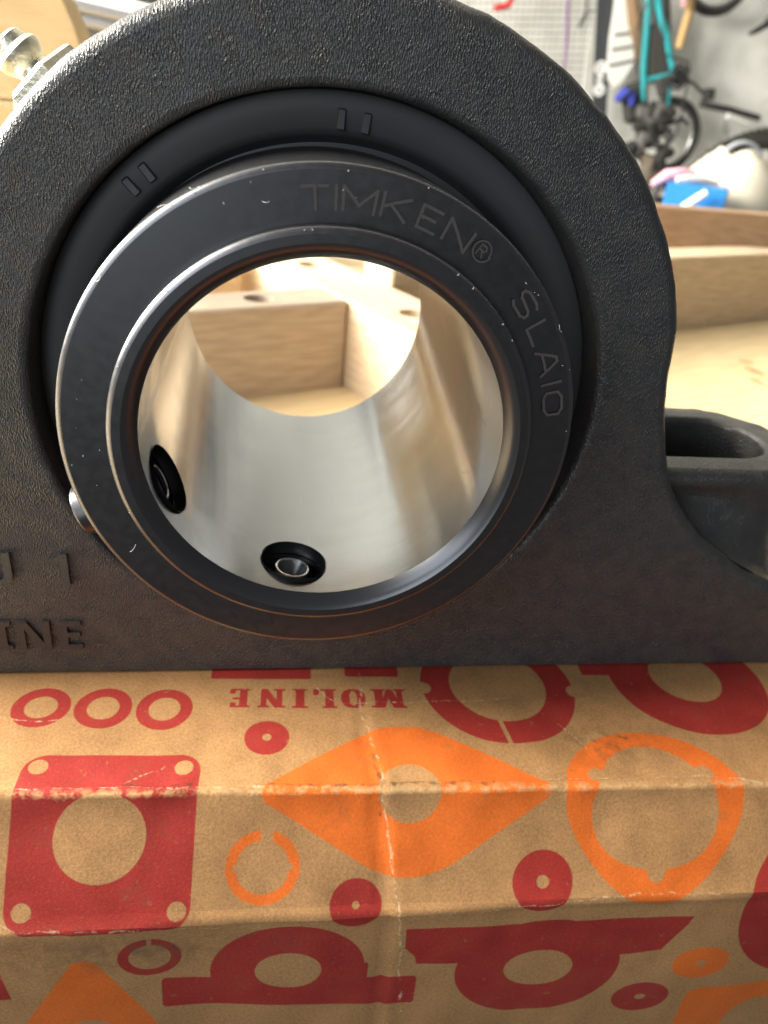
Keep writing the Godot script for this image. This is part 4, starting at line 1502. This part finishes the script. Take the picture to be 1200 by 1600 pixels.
	for i in spots.size():
		var s: Array = spots[i]
		var kd: Array = kinds[s[2]]
		var it := thing(String(kd[0]).replace(" ", "_"), "%s in the gear heap, %s" % [kd[0], where[i]], String(kd[0]).split(" ")[-1], Vector3(s[0], s[1] - 0.08, bz + 0.05), "gear heaped against the garage wall")
		var pts := []
		var rr := []
		var a := rng.randf_range(0.0, PI)
		for k in 6:
			var f := k / 5.0 - 0.5
			pts.append(Vector3(s[0], s[1], bz + 0.06 + 0.02 * i / 9.0) + Vector3(cos(a), sin(a), 0) * f * 0.16 + Vector3(-sin(a), cos(a), 0.3) * 0.035 * sin(k * 1.7 + i))
			rr.append((0.045 if s[2] != 4 else 0.012) * (0.55 + 0.5 * sin(PI * (k + 0.6) / 6.2)) * rng.randf_range(0.8, 1.15))
		pipe(it, "body", pts, rr, mat(kd[1], 0.8), 9)

	# things at the far edge of the bench
	var bx := thing("blue_box", "small bright blue box with a white strip, at the far edge of the bench", "box", Vector3(29.3, -4.2, -50) * U)
	var b1 := maker()
	b1.block(Vector3(29.15, -3.3, -50.6), Vector3(4.0, 2.0, 2.2), 0.06, Basis(Vector3(0, 1, 0), -0.55))
	build("carton", b1, mat(lin(0.012, 0.16, 0.46), 0.4), bx)
	var b2 := maker()
	b2.tube([Vector3(27.35, -3.9, -49.1), Vector3(28.3, -3.0, -48.7), Vector3(28.75, -2.6, -48.6)], [0.25, 0.27, 0.25], 8)
	build("white_strip", b2, white, bx)
	var pb := thing("pink_plastic_bag", "crumpled pink and white plastic bag lying over the blue box", "plastic bag", Vector3(28.2, -2.4, -51.5) * U)
	var b3 := maker()
	b3.tube([Vector3(26.4, -2.6, -52), Vector3(27.3, -2.0, -52), Vector3(28.3, -1.8, -52), Vector3(29.4, -1.75, -52.2)], [0.2, 0.42, 0.42, 0.3], 9)
	build("film", b3, mat(lin(0.75, 0.4, 0.5), 0.5), pb)
	var b4 := maker()
	b4.tube([Vector3(27.9, -2.15, -51.6), Vector3(28.8, -2.05, -51.6), Vector3(30.0, -2.1, -51.8), Vector3(31.2, -2.3, -52)], [0.2, 0.34, 0.32, 0.3], 9)
	build("white_film", b4, white, pb)

	var tub := thing("cream_tub", "large cream plastic tub with a torn open top, behind the blue box", "tub", Vector3(32.6, -6.0, -54) * U)
	var cream := mat(lin(0.5, 0.47, 0.39), 0.5)
	var tubm := maker()
	var rows := []
	var nn := 48
	var prof := [[4.0, -7.0], [4.1, -4.2], [3.9, -2.8], [3.35, -1.6], [2.5, -0.7], [1.8, -0.1]]
	for pr in prof.size():
		var row := []
		for k in nn:
			var a := TAU * k / nn
			var lift := 0.0
			if pr == prof.size() - 1:
				lift = 0.55 * absf(sin(a * 2.5)) - 0.35
			elif pr == prof.size() - 2:
				lift = 0.12 * sin(a * 5.0)
			row.append(Vector3(34.3 + cos(a) * prof[pr][0], prof[pr][1] + lift, -55.0 + sin(a) * prof[pr][0]))
		rows.append(row)
	tubm.sheet(rows, 1.0, [], true)
	build("shell", tubm, cream, tub)
	var inner := maker()
	inner.lathe([Vector2(0.0, 0.9), Vector2(2.4, 0.9)], 40, Vector3(34.3, -1.8, -55.0), Basis(Vector3(1, 0, 0), -PI / 2.0))
	build("dark_disc", inner, darkm, tub)  # dark disc set inside the open top
	var hp := maker()
	hp.tube(loop_pts(Vector3(34.6, -1.3, -55.5), 1.75, 0.0, 24, 0.3, 2.9), 0.2, 8)
	build("handle", hp, mat(lin(0.35, 0.37, 0.4), 0.5), tub)

	# dark case behind the wooden panel, upper left
	var cs := thing("dark_case", "dark grey plastic case with two pale ribs, behind the wooden panel", "case", Vector3(-5.5, FLOOR, -28) * U)
	var c1 := maker()
	c1.block(Vector3(-9.5, -0.6, -28.0), Vector3(20.0, 7.4, 3.0), 0.25, Basis(Vector3(0, 0, 1), -0.12))  # stretched left out of view to darken the bore's reflection
	build("stretched_lower_shell", c1, mat(lin(0.15, 0.16, 0.175), 0.5), cs)
	var c2 := maker()
	c2.block(Vector3(-3.3, 4.9, -28.2), Vector3(10.5, 3.2, 2.8), 0.25, Basis(Vector3(0, 0, 1), -0.12))
	build("lid", c2, mat(lin(0.13, 0.14, 0.155), 0.5), cs)
	for y in [3.08, 2.72]:
		var c3 := maker()
		c3.tube([Vector3(-8.6, y + 0.18, -26.3), Vector3(-6.8, y, -26.3), Vector3(-4.7, y - 0.24, -26.3), Vector3(-1.0, y - 0.7, -26.3)], 0.2, 10)
		build("rib", c3, mat(lin(0.3, 0.31, 0.33), 0.35, 0.3), cs)


func _ready() -> void:
	noise.noise_type = FastNoiseLite.TYPE_SIMPLEX_SMOOTH
	noise.frequency = 0.01
	noise.fractal_octaves = 2
	noise.seed = 3
	# camera: a phone held close, looking a little down and to the right
	var cam := Camera3D.new()
	cam.name = "camera"
	cam.position = Vector3(-0.325, 1.7534, 3.7832) * U
	cam.basis = Basis.from_euler(Vector3(-0.5069, -0.1768, 0.1048), EULER_ORDER_YXZ)
	var lens := CameraAttributesPhysical.new()
	lens.frustum_near = 0.005
	lens.frustum_far = 60.0
	lens.frustum_focal_length = 12.0 * 1194.7 / 800.0
	lens.frustum_focus_distance = 0.128
	lens.exposure_aperture = 16.0
	cam.attributes = lens
	cam.near = 0.005
	cam.far = 60.0
	cam.fov = rad_to_deg(2.0 * atan(800.0 / 1194.7))
	add_child(cam)
	var we := WorldEnvironment.new()
	we.name = "environment"
	var env := Environment.new()
	env.background_mode = Environment.BG_COLOR
	env.background_color = lin(0.1, 0.1, 0.104)
	env.tonemap_mode = Environment.TONE_MAPPER_LINEAR
	env.tonemap_exposure = 1.0
	env.sdfgi_enabled = true
	env.ssao_enabled = true
	env.ssil_enabled = true
	we.environment = env
	add_child(we)
	# daylight through the open garage door at the left, and through windows out of view
	add_lamp("door_daylight", Vector3(-1.25, 0.75, 0.85), Vector3(0, 0, -0.02), Vector2(1.0, 1.0), 1.0, Color(0.92, 0.965, 1.0))
	add_lamp("added_front_daylight", Vector3(-0.55, 0.2, 1.45), Vector3(0, 0, -0.02), Vector2(0.6, 0.7), 0.52, Color(0.92, 0.965, 1.0))  # unseen lamp added for the cool sheen on casting and collar
	add_lamp("side_window", Vector3(-1.4, 1.2, 0.0), Vector3(0, -0.06, 0.0), Vector2(0.6, 0.9), 3.7, Color(1.0, 0.97, 0.93))
	add_lamp("garage_window", Vector3(-2.9, 1.1, -1.35), Vector3(0.6, 0.0, -2.0), Vector2(2.6, 1.3), 74.0, Color(1.0, 0.98, 0.93))
	bearing()
	cardboard_box()
	bench()
	garage()


func add_lamp(called: String, at: Vector3, target: Vector3, size: Vector2, energy: float, c: Color) -> void:
	var l := AreaLight3D.new()
	l.name = called
	l.area_size = size
	l.area_normalize_energy = true
	l.light_energy = energy
	l.light_color = c
	l.area_range = 20.0
	l.shadow_enabled = true
	add_child(l)
	l.look_at_from_position(at, target, Vector3.UP)
